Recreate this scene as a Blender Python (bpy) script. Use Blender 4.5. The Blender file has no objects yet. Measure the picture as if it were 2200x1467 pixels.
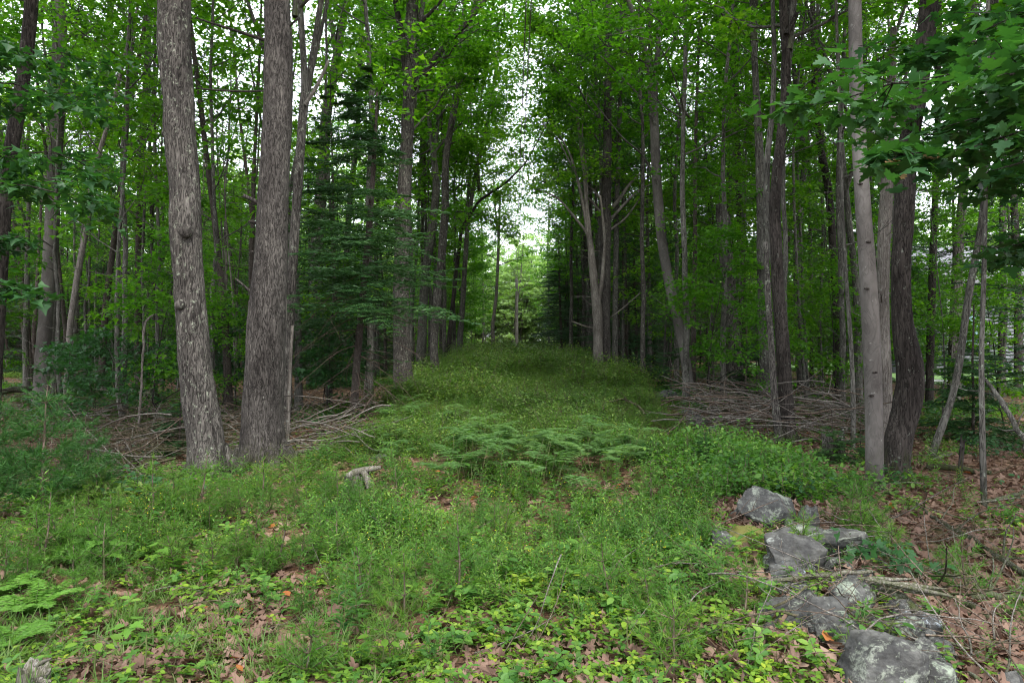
import bpy, math, random
import numpy as np
from math import radians, pi, sin, cos

# ------------------------------------------------------------------ camera, sky, sun, exposure
sc = bpy.context.scene
C = sc.collection
EYE = 1.65
FPX = 1467.0                       # focal length in photo pixels (2200 wide, 24 mm on 36 mm)
cam_d = bpy.data.cameras.new('camera')
cam_d.lens = 24; cam_d.sensor_width = 36; cam_d.clip_start = 0.05; cam_d.clip_end = 2000
cam = bpy.data.objects.new('camera', cam_d); C.objects.link(cam)
cam.location = (0, 0, EYE); cam.rotation_euler = (radians(90), 0, 0)
sc.camera = cam

SUN_EL, SUN_AZ = 58, 160           # sun high, a little behind the camera to the right
W = bpy.data.worlds.new('World'); sc.world = W; W.use_nodes = True
wn = W.node_tree.nodes; wl = W.node_tree.links
bgn = wn['Background']
sky = wn.new('ShaderNodeTexSky'); sky.sky_type = 'NISHITA'; sky.sun_disc = False
sky.sun_elevation = radians(SUN_EL); sky.sun_rotation = radians(SUN_AZ)
sky.air_density = 1.0; sky.dust_density = 4.0; sky.ozone_density = 1.0
mixn = wn.new('ShaderNodeMix'); mixn.data_type = 'RGBA'       # thin overcast veil over the clear sky
mixn.inputs['Factor'].default_value = 0.72
mixn.inputs['B'].default_value = (15.5, 16.0, 17.6, 1)
wl.new(sky.outputs[0], mixn.inputs['A']); wl.new(mixn.outputs['Result'], bgn.inputs['Color'])
bgn.inputs['Strength'].default_value = 0.11
sl = bpy.data.lights.new('sun', 'SUN'); sl.energy = 1.5; sl.angle = radians(12); sl.color = (1.0, 0.97, 0.92)
so = bpy.data.objects.new('sun', sl); C.objects.link(so)
so.rotation_euler = (radians(90 - SUN_EL), 0, radians(180 - SUN_AZ))
vs = sc.view_settings
vs.view_transform = 'Standard'; vs.look = 'None'; vs.gamma = 1; vs.use_curve_mapping = False
vs.exposure = 1.43
cy = sc.cycles
cy.max_bounces = 4; cy.diffuse_bounces = 2; cy.filter_width = 1.1; cy.glossy_bounces = 1; cy.transmission_bounces = 3
cy.transparent_max_bounces = 4; cy.volume_bounces = 0; cy.caustics_reflective = False; cy.caustics_refractive = False
cy.use_denoising = True
try:
    cy.denoiser = 'OPENIMAGEDENOISE'; cy.denoising_input_passes = 'RGB_ALBEDO_NORMAL'; cy.denoising_prefilter = 'ACCURATE'
except Exception: pass

R = np.random.RandomState(7)
PY = random.Random(11)

# ------------------------------------------------------------------ noise and ground shape
def _hash(ix, iy, iz, s):
    h = (ix.astype(np.int64) * 374761393 + iy.astype(np.int64) * 668265263 + iz.astype(np.int64) * 2147483647 + s * 974634777) & 0xffffffff
    h = ((h ^ (h >> 13)) * 1274126177) & 0xffffffff
    h = (h ^ (h >> 16)) & 0xffffffff
    return h.astype(np.float64) / 4294967295.0
def vnoise(p, s=0):
    p = np.asarray(p, float); i = np.floor(p).astype(np.int64); f = p - i; f = f * f * (3 - 2 * f)
    r = 0
    for dx in (0, 1):
        for dy in (0, 1):
            for dz in (0, 1):
                w = (f[..., 0] if dx else 1 - f[..., 0]) * (f[..., 1] if dy else 1 - f[..., 1]) * (f[..., 2] if dz else 1 - f[..., 2])
                r = r + w * _hash(i[..., 0] + dx, i[..., 1] + dy, i[..., 2] + dz, s)
    return r * 2 - 1
def fbm(p, s=0, o=3):
    a, r, p = 1.0, 0, np.asarray(p, float)
    for k in range(o):
        r = r + a * vnoise(p * 2 ** k, s + k); a *= .5
    return r
def sstep(a, b, x):
    t = np.clip((x - a) / (b - a), 0, 1); return t * t * (3 - 2 * t)
def ground(x, y):
    x = np.asarray(x, float); y = np.asarray(y, float)
    P = np.stack([x, y, np.zeros_like(x)], -1)
    h = 0.75 * np.exp(-((x - .3) / 5.0) ** 2) * sstep(6, 34, y)          # the cleared strip rises away from the viewer
    h = h - 1.9 * sstep(42, 75, y) * np.exp(-((x - .3) / 16.0) ** 2)
    h = h - 0.18 * sstep(2.5, 5, -x) * sstep(6, 9, y) - 0.15 * sstep(4, 7, x)
    h = h + 0.22 * np.exp(-((x - (1.7 + .16 * (y - 3))) / 1.0) ** 2) * sstep(7.5, 5.5, y) * sstep(2, 3.5, y)   # low bank under the stones
    h = h + 0.10 * fbm(P * .45, 3, 2) + 0.035 * fbm(P * 1.9, 5, 2) * sstep(60, 20, np.abs(y))
    h = h + 1.5 * sstep(60, 160, np.hypot(x, y)) * fbm(P * .02, 9, 2)
    return h
def gz(x, y): return float(ground(np.array([x]), np.array([y]))[0])
def px2ground(px, py):
    """the ground point seen at a photo pixel"""
    dx, dz = (px - 1100) / FPX, (733.5 - py) / FPX
    t = _TT; hit = EYE + dz * t <= ground(dx * t, t)
    t = float(t[int(np.argmax(hit))]) if hit.any() else 90.0
    return dx * t, t, gz(dx * t, t)
_TT = 2.0 * (90 / 2.0) ** np.linspace(0, 1, 420)
def at(px, py, Y): return np.array([(px - 1100) / FPX * Y, Y, EYE + (733.5 - py) / FPX * Y])

# ------------------------------------------------------------------ mesh building
class MB:
    def __init__(s): s.v = []; s.f = {3: [], 4: []}; s.m = {3: [], 4: []}; s.n = 0
    def add(s, v, f, mi=0):
        v = np.asarray(v, float).reshape(-1, 3); f = np.asarray(f, int)
        s.v.append(v); k = f.shape[1]
        s.f[k].append(f + s.n); s.m[k].append(np.full(len(f), mi)); s.n += len(v)
    def mesh(s, name, mats, smooth=False):
        me = bpy.data.meshes.new(name)
        V = np.concatenate(s.v) if s.v else np.zeros((0, 3))
        loops, starts, mi = [], [], []; st = 0
        for k in (3, 4):
            if s.f[k]:
                F = np.concatenate(s.f[k]); loops.append(F.ravel()); starts.append(st + np.arange(len(F)) * k)
                st += F.size; mi.append(np.concatenate(s.m[k]))
        me.vertices.add(len(V)); me.vertices.foreach_set('co', V.astype(np.float32).ravel())
        L = np.concatenate(loops); me.loops.add(len(L)); me.loops.foreach_set('vertex_index', L.astype(np.int32))
        S = np.concatenate(starts); me.polygons.add(len(S)); me.polygons.foreach_set('loop_start', S.astype(np.int32))
        me.polygons.foreach_set('material_index', np.concatenate(mi).astype(np.int32))
        if smooth is True: me.polygons.foreach_set('use_smooth', np.ones(len(S), bool))
        elif smooth == 0.5:                                             # smooth wood (material 0), flat leaves
            me.polygons.foreach_set('use_smooth', np.concatenate(mi) == 0)
        for m in (mats if isinstance(mats, (list, tuple)) else [mats]): me.materials.append(m)
        me.update(calc_edges=True); return me
def norm(a): return a / np.maximum(np.linalg.norm(a, axis=-1, keepdims=True), 1e-9)
def tubes(mb, P, Rd, sides=6, mi=0, cap=False, rough=0, seed=0, ridge=0):
    """M tubes of N points: P (M,N,3), Rd (M,N)"""
    P = np.asarray(P, float); Rd = np.asarray(Rd, float)
    if P.ndim == 2: P = P[None]; Rd = Rd[None]
    M, N, _ = P.shape
    T = np.gradient(P, axis=1); T = norm(T)
    ref = np.zeros((M, 1, 3)); tm = T.mean(1)
    ax = np.where(np.abs(tm[:, 2:3]) > .7, np.array([[0, 1.0, 0]]), np.array([[0, 0, 1.0]]))
    ref[:, 0] = ax
    U = norm(np.cross(T, ref)); Vv = np.cross(T, U)
    a = np.arange(sides) / sides * 2 * pi
    rr = Rd[:, :, None] * np.ones(sides)
    ring = lambda r: P[:, :, None, :] + (r * np.cos(a))[..., None] * U[:, :, None, :] + (r * np.sin(a))[..., None] * Vv[:, :, None, :]
    X = ring(rr)
    if rough:
        n1 = fbm(X * np.array([5, 5, 2.2]), seed, 3)
        rr = rr * (1 + rough * n1)
        if ridge: rr = rr * (1 + ridge * vnoise(X * np.array([38, 38, 7]), seed + 9))
        X = ring(rr)
    idx = np.arange(M * N * sides).reshape(M, N, sides)
    q = np.stack([idx[:, :-1, :], np.roll(idx, -1, 2)[:, :-1, :], np.roll(idx, -1, 2)[:, 1:, :], idx[:, 1:, :]], -1).reshape(-1, 4)
    n0 = mb.n
    mb.add(X, q, mi)
    if cap:
        for e, k in ((0, 0), (-1, N - 1)):
            c = P[:, e]; ci = mb.n - n0
            b = idx[:, k, :]
            mb.v.append(c); f = np.stack([b, np.roll(b, -1, 1), np.repeat((ci + np.arange(M))[:, None], sides, 1)], -1).reshape(-1, 3)
            mb.f[3].append(f + n0); mb.m[3].append(np.full(len(f), mi)); mb.n += M
    return X
def curve(P0, d, L, n, rng, up=0.0, wob=.08):
    """M wandering paths from P0 along d with upward bend"""
    P0 = np.asarray(P0, float); d = norm(np.asarray(d, float)); M = len(P0); L = np.broadcast_to(L, (M,))
    out = [P0]; step = (L / (n - 1))[:, None]
    for k in range(n - 1):
        d = norm(d + rng.normal(0, wob, (M, 3)) + np.array([0, 0, 1.0]) * (up if np.isscalar(up) else up[:, None]))
        out.append(out[-1] + d * step)
    return np.stack(out, 1)
LEAF_KITE = (np.array([[0, 0, 0], [.42, .27, .06], [1, 0, -.04], [.42, -.27, .06]]), np.array([[0, 1, 2], [0, 2, 3]]))
LEAF_LANCE = (np.array([[0, 0, 0], [.4, .14, .03], [1, 0, -.14], [.4, -.14, .03]]), np.array([[0, 1, 2], [0, 2, 3]]))
LEAF_LOBE = (np.array([[0, 0, 0], [.2, .5, .08], [.5, .18, .02], [1, 0, -.08], [.5, -.18, .02], [.2, -.5, .08]]),
             np.array([[0, 1, 2], [0, 2, 3], [0, 3, 4], [0, 4, 5]]))
LEAF_OVAL = (np.array([[0, 0, 0], [.25, .24, .04], [.65, .26, .03], [1, 0, -.07], [.65, -.26, .03], [.25, -.24, .04]]),
             np.array([[0, 1, 2], [0, 2, 3], [0, 3, 4], [0, 4, 5]]))
_o = [(0, .0), (-.06, .2), (.0, .34), (.12, .30), (.16, .52), (.30, .60), (.36, .44), (.46, .46), (.44, .24), (.54, .18), (.66, .26), (.72, .12), (.86, .12), (1.0, 0)]
_o = _o + [(x, -y) for x, y in _o[-2:0:-1]]
LEAF_MAPLE = (np.array([[.3, 0, 0]] + [[x, y, .10 * abs(y) - .12 * max(x - .4, 0)] for x, y in _o]),
              np.array([[0, 1 + k, 1 + (k + 1) % len(_o)] for k in range(len(_o))]))
_q = [(0, .0), (.12, .08), (.16, .20), (.26, .24), (.28, .10), (.40, .12), (.46, .30), (.56, .32), (.56, .14), (.68, .12), (.76, .24), (.84, .20), (.86, .08), (1.0, 0)]
_q = _q + [(x, -y) for x, y in _q[-2:0:-1]]
LEAF_OAK = (np.array([[.5, 0, 0]] + [[x, y, .35 * y * y] for x, y in _q]), np.array([[0, 1 + k, 1 + (k + 1) % len(_q)] for k in range(len(_q))]))
def leaves(mb, pos, d, nrm, size, tmpl, mi=1):
    pos = np.asarray(pos, float); M = len(pos)
    d = norm(d); s = norm(np.cross(nrm, d)); n = np.cross(d, s)
    tv, tf = tmpl; size = np.broadcast_to(size, (M,))[:, None, None]
    X = pos[:, None, :] + size * (tv[None, :, 0:1] * d[:, None] + tv[None, :, 1:2] * s[:, None] + tv[None, :, 2:3] * n[:, None])
    F = tf[None] + (np.arange(M) * len(tv))[:, None, None]
    mb.add(X, F.reshape(-1, tf.shape[1]), mi)
UP = np.array([0, 0, 1.0])
def sprays(mb, rng, c, n, rad, size, tmpl, mi=1, tilt=.24, thick=.04, flat_dir=None):
    """flat sprays of leaves about the centres c"""
    c = np.repeat(np.asarray(c, float), n, 0); M = len(c)
    a = rng.uniform(0, 2 * pi, M); r = rad * np.sqrt(rng.uniform(.02, 1, M)) * np.repeat(rng.uniform(.6, 1.25, M // n), n)
    off = np.stack([np.cos(a) * r, np.sin(a) * r, rng.normal(0, thick, M) - .28 * r * r / max(rad, .01)], -1)
    tl = np.repeat(rng.normal(0, .22, (M // n, 2)), n, 0)
    off[:, 2] += off[:, 0] * tl[:, 0] + off[:, 1] * tl[:, 1]
    d = np.stack([np.cos(a), np.sin(a), -.25 + 0 * a], -1) + rng.normal(0, .5, (M, 3))
    nr = UP + rng.normal(0, tilt, (M, 3))
    leaves(mb, c + off, d, nr, size * rng.uniform(.65, 1.25, M), tmpl, mi)

# ------------------------------------------------------------------ objects, labels
def tag(o, label=None, cat=None, group=None, kind=None):
    if label: o['label'] = label
    if cat: o['category'] = cat
    if group: o['group'] = group
    if kind: o['kind'] = kind
    return o
def link(name, me, parent=None, loc=(0, 0, 0), rz=0, sc_=1, rot=None):
    o = bpy.data.objects.new(name, me); C.objects.link(o)
    o.location = loc; o.rotation_euler = rot if rot else (0, 0, rz)
    o.scale = (sc_, sc_, sc_) if np.isscalar(sc_) else sc_
    if parent: o.parent = parent
    return o
def empty(name, loc, label, cat, group=None, rz=0, sc_=1):
    return tag(link(name, None, None, loc, rz, sc_), label, cat, group)

# ------------------------------------------------------------------ materials
def newmat(name):
    m = bpy.data.materials.new(name); m.use_nodes = True
    nt = m.node_tree; nt.nodes.clear(); return m, nt, nt.nodes, nt.links
def ramp(N, cols):
    r = N.new('ShaderNodeValToRGB'); e = r.color_ramp.elements
    while len(e) < len(cols): e.new(.5)
    for k, (p, c) in enumerate(cols): e[k].position = p; e[k].color = (*c, 1)
    return r
def noise(N, L, vec, scale, detail=4, rough=.55, dist=0):
    n = N.new('ShaderNodeTexNoise'); n.inputs['Scale'].default_value = scale; n.inputs['Detail'].default_value = detail
    n.inputs['Roughness'].default_value = rough; n.inputs['Distortion'].default_value = dist
    if vec: L.new(vec, n.inputs['Vector'])
    return n
def mapping(N, L, vec, scale, loc=None):
    m = N.new('ShaderNodeMapping'); m.inputs['Scale'].default_value = scale; L.new(vec, m.inputs['Vector'])
    if loc: L.new(loc, m.inputs['Location'])
    return m.outputs[0]
def mix(N, L, f, a, b, bt='MIX'):
    m = N.new('ShaderNodeMix'); m.data_type = 'RGBA'; m.blend_type = bt
    for s, v in (('Factor', f), ('A', a), ('B', b)):
        if isinstance(v, (int, float)): m.inputs[s].default_value = v
        elif isinstance(v, tuple): m.inputs[s].default_value = (*v, 1)
        else: L.new(v, m.inputs[s])
    return m.outputs['Result']
def leaf_mat(name, c1, c2, c3=None, trans=.45, rough=.5, tcol=None, patch=.35, spec=.25):
    """leaf tissue: per-leaf and per-plant colour, light passing through"""
    m, nt, N, L = newmat(name)
    geo = N.new('ShaderNodeNewGeometry'); oi = N.new('ShaderNodeObjectInfo')
    r = ramp(N, [(0, c1), (.6, c2), (.95, c3 or c2)])
    n = noise(N, L, geo.outputs['Position'], patch, 2)
    add = N.new('ShaderNodeMath'); add.operation = 'ADD'; mu = N.new('ShaderNodeMath'); mu.operation = 'MULTIPLY'; mu.inputs[1].default_value = .5
    L.new(geo.outputs['Random Per Island'], mu.inputs[0])
    mu2 = N.new('ShaderNodeMath'); mu2.operation = 'MULTIPLY_ADD'; mu2.inputs[1].default_value = .35
    L.new(oi.outputs['Random'], mu2.inputs[0]); mu3 = N.new('ShaderNodeMath'); mu3.operation = 'MULTIPLY_ADD'; mu3.inputs[1].default_value = .9; mu3.inputs[2].default_value = -.38
    L.new(n.outputs['Fac'], mu3.inputs[0]); L.new(mu3.outputs[0], mu2.inputs[2])
    L.new(mu.outputs[0], add.inputs[0]); L.new(mu2.outputs[0], add.inputs[1]); L.new(add.outputs[0], r.inputs[0])
    b = N.new('ShaderNodeBsdfPrincipled'); b.inputs['Roughness'].default_value = rough
    b.inputs['Specular IOR Level'].default_value = spec
    L.new(r.outputs[0], b.inputs['Base Color'])
    t = N.new('ShaderNodeBsdfTranslucent')
    tc = mix(N, L, 1.0, r.outputs[0], tcol or (1.42, 1.65, .55), 'MULTIPLY'); L.new(tc, t.inputs['Color'])
    ms = N.new('ShaderNodeMixShader'); ms.inputs[0].default_value = trans
    L.new(b.outputs[0], ms.inputs[1]); L.new(t.outputs[0], ms.inputs[2])
    o = N.new('ShaderNodeOutputMaterial'); L.new(ms.outputs[0], o.inputs['Surface'])
    return m
def bark_mat(name, dark, light, lichen=(.45, .47, .38), lamt=.45, sxy=30, sz=5, bump=.6, plates=False, crk=.5):
    m, nt, N, L = newmat(name)
    tc = N.new('ShaderNodeTexCoord'); oi = N.new('ShaderNodeObjectInfo')
    cmb = N.new('ShaderNodeMath'); cmb.operation = 'MULTIPLY'; cmb.inputs[1].default_value = 37; L.new(oi.outputs['Random'], cmb.inputs[0])
    v1 = mapping(N, L, tc.outputs['Object'], (sxy, sxy, sz), cmb.outputs[0])
    n1 = noise(N, L, v1, 1.0, 5, .65, .6)
    v2 = mapping(N, L, tc.outputs['Object'], (sxy * .9, sxy * .9, sz * (1.6 if plates else .8)), cmb.outputs[0])
    nc = noise(N, L, v2, 1.3 if plates else .9, 3, .6, 1.6)
    ab = N.new('ShaderNodeMath'); ab.operation = 'SUBTRACT'; ab.inputs[1].default_value = .5; L.new(nc.outputs['Fac'], ab.inputs[0])
    ab2 = N.new('ShaderNodeMath'); ab2.operation = 'ABSOLUTE'; L.new(ab.outputs[0], ab2.inputs[0])
    crack = ramp(N, [(0, (0, 0, 0)), (.05, (.8, .8, .8)), (.12, (1, 1, 1))]); L.new(ab2.outputs[0], crack.inputs[0])
    r = ramp(N, [(.25, dark), (.72, light)]); L.new(n1.outputs['Fac'], r.inputs[0])
    col = mix(N, L, crack.outputs[0], tuple(x * crk for x in dark), r.outputs[0])
    big = noise(N, L, mapping(N, L, tc.outputs['Object'], (2.5, 2.5, 1.2), cmb.outputs[0]), 1.0, 3)
    br = ramp(N, [(.3, (.58, .57, .56)), (.7, (1.32, 1.33, 1.30))]); L.new(big.outputs['Fac'], br.inputs[0])
    col = mix(N, L, 1.0, col, br.outputs[0], 'MULTIPLY')
    ln = noise(N, L, mapping(N, L, tc.outputs['Object'], (17, 17, 12), cmb.outputs[0]), 1.0, 8, .78)
    lr = ramp(N, [(.62 - .10 * lamt, (0, 0, 0)), (.69 - .09 * lamt, (1, 1, 1))]); L.new(ln.outputs['Fac'], lr.inputs[0])
    lm = N.new('ShaderNodeMath'); lm.operation = 'MULTIPLY'; lm.inputs[1].default_value = min(1, .35 + lamt); L.new(lr.outputs[0], lm.inputs[0])
    col = mix(N, L, lm.outputs[0], col, lichen)
    # a little green algae low down on the stem
    b = N.new('ShaderNodeBsdfPrincipled'); b.inputs['Roughness'].default_value = .95; b.inputs['Specular IOR Level'].default_value = .1
    L.new(col, b.inputs['Base Color'])
    sx_ = N.new('ShaderNodeSeparateXYZ'); L.new(tc.outputs['Object'], sx_.inputs[0]); mz = N.new('ShaderNodeMath'); mz.operation = 'MULTIPLY_ADD'; mz.inputs[1].default_value = 1.4; L.new(n1.outputs['Fac'], mz.inputs[0]); L.new(sx_.outputs['Z'], mz.inputs[2])
    mr = ramp(N, [(.55, (.75, .75, .75)), (1.0, (0, 0, 0))]); L.new(mz.outputs[0], mr.inputs[0]); L.new(mix(N, L, mr.outputs[0], col, (.055, .070, .022)), b.inputs['Base Color'])
    hm = mix(N, L, .5, n1.outputs['Fac'], crack.outputs[0], 'MULTIPLY')
    bp = N.new('ShaderNodeBump'); bp.inputs['Strength'].default_value = bump; bp.inputs['Distance'].default_value = .02
    L.new(hm, bp.inputs['Height']); L.new(bp.outputs[0], b.inputs['Normal'])
    o = N.new('ShaderNodeOutputMaterial'); L.new(b.outputs[0], o.inputs['Surface'])
    return m
M = {}
M['maple'] = leaf_mat('maple_leaf', (.024, .085, .010), (.066, .175, .014), (.14, .26, .022), trans=.55)
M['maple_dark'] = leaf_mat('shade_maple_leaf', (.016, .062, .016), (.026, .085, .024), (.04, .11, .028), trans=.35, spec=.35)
M['oak'] = leaf_mat('oak_leaf', (.030, .100, .010), (.082, .195, .016), (.16, .28, .026), trans=.55)
M['haze_pale'] = leaf_mat('haze_pale_leaf', (.17, .26, .11), (.25, .36, .16), (.32, .42, .20), trans=.5)  # far foliage paled: haze and overexposure put into the leaf colour, not a species
M['hemlock'] = leaf_mat('hemlock_needles', (.012, .045, .014), (.024, .070, .020), (.05, .11, .025), trans=.2)
M['pine'] = leaf_mat('pine_needles', (.016, .062, .014), (.032, .098, .020), (.07, .14, .03), trans=.28)
M['seedling'] = leaf_mat('seedling_needles', (.030, .100, .014), (.075, .17, .022), (.15, .23, .03), trans=.35)
M['aster'] = leaf_mat('aster_leaf', (.020, .072, .014), (.078, .185, .030), (.18, .29, .05), trans=.4, patch=1.2)
M['berry'] = leaf_mat('strawberry_leaf', (.035, .095, .012), (.13, .235, .024), (.28, .35, .035), trans=.4, patch=1.4)
M['shrub'] = leaf_mat('huckleberry_leaf', (.022, .062, .010), (.090, .165, .030), (.20, .26, .060), trans=.4, patch=.7)
M['fern'] = leaf_mat('bracken_frond', (.068, .145, .042), (.105, .20, .062), (.16, .25, .07), trans=.45)
M['fern_bright'] = leaf_mat('bright_fern_frond', (.08, .19, .03), (.13, .27, .04), (.18, .32, .05), trans=.4)
M['grass'] = leaf_mat('grass_blade', (.045, .105, .020), (.085, .16, .03), (.15, .17, .06), trans=.35, patch=1.0)
M['dead'] = leaf_mat('dead_leaf', (.085, .052, .038), (.175, .112, .082), (.30, .215, .16), trans=.1, tcol=(1.2, .8, .5), patch=1.1, rough=.8, spec=.1)
M['dead_orange'] = leaf_mat('orange_dead_leaf', (.20, .07, .025), (.30, .11, .035), (.36, .15, .05), trans=.15, tcol=(1.2, .8, .5), rough=.8, spec=.1)
M['tan_leaf'] = leaf_mat('tan_leaf', (.13, .085, .035), (.18, .12, .05), (.22, .15, .065), trans=.3, tcol=(1.2, 1, .6))
M['yellow'] = leaf_mat('yellow_petal', (.65, .50, .02), (.75, .6, .03), trans=.3, tcol=(1, 1, .4))
M['white'] = leaf_mat('white_petal', (.6, .6, .55), (.7, .7, .66), trans=.3, tcol=(1, 1, 1))
M['stem'] = leaf_mat('green_stem', (.06, .10, .03), (.09, .10, .035), trans=.0)
M['bark'] = bark_mat('oak_bark', (.022, .019, .017), (.160, .145, .130), (.27, .29, .22), .55, 34, 6, 1.0)
M['bark_pine'] = bark_mat('pine_bark', (.024, .021, .019), (.135, .122, .110), (.25, .25, .21), .15, 30, 8, 1.0)
M['bark_grey'] = bark_mat('maple_bark', (.045, .042, .036), (.150, .143, .126), (.25, .28, .22), .5, 24, 4, .5)
M['bark_dark'] = bark_mat('dark_bark', (.018, .015, .013), (.070, .060, .053), (.24, .26, .21), .25, 30, 5, .8)
M['bark_smooth'] = bark_mat('smooth_bark', (.088, .080, .073), (.128, .117, .108), (.24, .24, .21), .22, 10, 5, .15, crk=.93)
M['bark_conifer'] = bark_mat('conifer_bark', (.040, .032, .027), (.115, .096, .083), (.26, .28, .22), .3, 34, 12, .7, True)
M['dead_wood'] = bark_mat('dead_wood', (.10, .085, .072), (.27, .245, .22), (.34, .36, .31), .35, 60, 4, .6)
M['twig'] = bark_mat('twig_bark', (.065, .046, .034), (.190, .145, .115), (.30, .31, .26), .25, 40, 8, .3)

# ------------------------------------------------------------------ GROUND
def litter_material():
    m, nt, N, L = newmat('leaf_litter')
    geo = N.new('ShaderNodeNewGeometry'); P = geo.outputs['Position']
    vo = N.new('ShaderNodeTexVoronoi'); vo.inputs['Scale'].default_value = 16
    wn_ = noise(N, L, P, 9, 3); pv = mix(N, L, .12, P, wn_.outputs['Color'], 'ADD'); L.new(pv, vo.inputs['Vector'])
    hs = N.new('ShaderNodeSeparateColor'); L.new(vo.outputs['Color'], hs.inputs[0])
    r = ramp(N, [(0, (.045, .028, .018)), (.4, (.12, .068, .042)), (.75, (.20, .125, .082)), (1, (.29, .20, .14))]); L.new(hs.outputs[0], r.inputs[0])
    n2 = noise(N, L, P, 55, 5, .7); r2 = ramp(N, [(.3, (.35, .33, .3)), (.65, (1.15, 1.1, 1.05))]); L.new(n2.outputs['Fac'], r2.inputs[0])
    col = mix(N, L, 1.0, r.outputs[0], r2.outputs[0], 'MULTIPLY')
    n3 = noise(N, L, P, .8, 5, .6); mm = ramp(N, [(.56, (0, 0, 0)), (.66, (.8, .8, .8))]); L.new(n3.outputs['Fac'], mm.inputs[0])
    n4 = noise(N, L, P, 30, 4); gr = ramp(N, [(.3, (.02, .04, .01)), (.7, (.055, .085, .02))]); L.new(n4.outputs['Fac'], gr.inputs[0])
    col = mix(N, L, mm.outputs[0], col, gr.outputs[0])
    b = N.new('ShaderNodeBsdfPrincipled'); b.inputs['Roughness'].default_value = .95; b.inputs['Specular IOR Level'].default_value = .1
    L.new(col, b.inputs['Base Color'])
    bp = N.new('ShaderNodeBump'); bp.inputs['Strength'].default_value = .8; bp.inputs['Distance'].default_value = .04
    h = mix(N, L, .5, vo.outputs['Distance'], n2.outputs['Fac'])
    L.new(h, bp.inputs['Height']); L.new(bp.outputs[0], b.inputs['Normal'])
    o = N.new('ShaderNodeOutputMaterial'); L.new(b.outputs[0], o.inputs['Surface'])
    return m
def axis(lo, hi, fine_lo, fine_hi, d, g=1.12):
    a = list(np.arange(fine_lo, fine_hi, d)); s = d
    while a[-1] < hi: s *= g; a.append(a[-1] + s)
    s = d; b = [fine_lo]
    while b[-1] > lo: s *= g; b.append(b[-1] - s)
    return np.array(b[:0:-1] + a)
M['litter'] = litter_material()
gx = axis(-600, 600, -9, 9, .11); gy = axis(-300, 900, 1.5, 16, .11)
GX, GY = np.meshgrid(gx, gy); GZ = ground(GX, GY)
mb = MB(); nx, ny = len(gx), len(gy); ii = np.arange(nx * ny).reshape(ny, nx)
mb.add(np.stack([GX, GY, GZ], -1), np.stack([ii[:-1, :-1], ii[:-1, 1:], ii[1:, 1:], ii[1:, :-1]], -1).reshape(-1, 4))
g = link('ground', mb.mesh('ground', M['litter'], True)); tag(g, 'brown leaf litter of the woodland floor with patches of moss', 'ground', kind='structure')

# ------------------------------------------------------------------ scatter for ground cover (stuff)
def scatter(name, label, cat, meshes, pts, rot, scl, idx):
    col = bpy.data.collections.new(name + '_kinds')
    for k, me in enumerate(meshes):
        col.objects.link(bpy.data.objects.new('%s_kind_%02d' % (name, k), me))
    me = bpy.data.meshes.new(name); n = len(pts)
    me.vertices.add(n); me.vertices.foreach_set('co', np.asarray(pts, np.float32).ravel())
    a = me.attributes.new('turn', 'FLOAT_VECTOR', 'POINT'); a.data.foreach_set('vector', np.asarray(rot, np.float32).ravel())
    a = me.attributes.new('size', 'FLOAT', 'POINT'); a.data.foreach_set('value', np.asarray(scl, np.float32))
    a = me.attributes.new('pick', 'INT', 'POINT'); a.data.foreach_set('value', np.asarray(idx, np.int32))
    o = link(name, me); tag(o, label, cat, kind='stuff')
    ng = bpy.data.node_groups.new(name, 'GeometryNodeTree')
    ng.interface.new_socket('Geometry', in_out='INPUT', socket_type='NodeSocketGeometry')
    ng.interface.new_socket('Geometry', in_out='OUTPUT', socket_type='NodeSocketGeometry')
    N, L = ng.nodes, ng.links
    gi = N.new('NodeGroupInput'); go = N.new('NodeGroupOutput')
    ip = N.new('GeometryNodeInstanceOnPoints'); ci = N.new('GeometryNodeCollectionInfo')
    ci.inputs['Collection'].default_value = col; ci.inputs['Separate Children'].default_value = True; ci.inputs['Reset Children'].default_value = True
    ip.inputs['Pick Instance'].default_value = True
    def na(nm, ty):
        x = N.new('GeometryNodeInputNamedAttribute'); x.data_type = ty; x.inputs['Name'].default_value = nm
        return next(s for s in x.outputs if s.enabled and s.name == 'Attribute')
    L.new(gi.outputs[0], ip.inputs['Points']); L.new(ci.outputs[0], ip.inputs['Instance'])
    L.new(na('pick', 'INT'), ip.inputs['Instance Index'])
    er = N.new('FunctionNodeEulerToRotation'); L.new(na('turn', 'FLOAT_VECTOR'), er.inputs[0]); L.new(er.outputs[0], ip.inputs['Rotation'])
    L.new(na('size', 'FLOAT'), ip.inputs['Scale'])
    L.new(ip.outputs[0], go.inputs[0])
    md = o.modifiers.new('scatter', 'NODES'); md.node_group = ng
    return o
def place(rng, n, x0, x1, y0, y1, wfun, clump=0):
    """n ground points kept by the weight wfun(x, y); denser towards the viewer"""
    out = []
    tot = 0
    while tot < n:
        u = rng.uniform(0, 1, n * 2); y = y0 * (y1 / y0) ** u if clump == 0 else y0 + (y1 - y0) * u
        lx = np.maximum(x0, -.80 * y - 1.2); hx = np.minimum(x1, .80 * y + 1.2)
        x = lx + (hx - lx) * rng.uniform(0, 1, n * 2)
        w = wfun(x, y); k = rng.uniform(0, 1, n * 2) < w
        out.append(np.stack([x[k], y[k]], -1)); tot += k.sum()
        if len(out) > 40: break
    p = np.concatenate(out)[:n]
    return np.column_stack([p, ground(p[:, 0], p[:, 1])])
def patchy(x, y, s, f=.8, lo=-.1, hi=.25):
    return sstep(lo, hi, fbm(np.stack([x * f, y * f, np.full_like(x, s * 7.3)], -1), s, 2))
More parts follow.
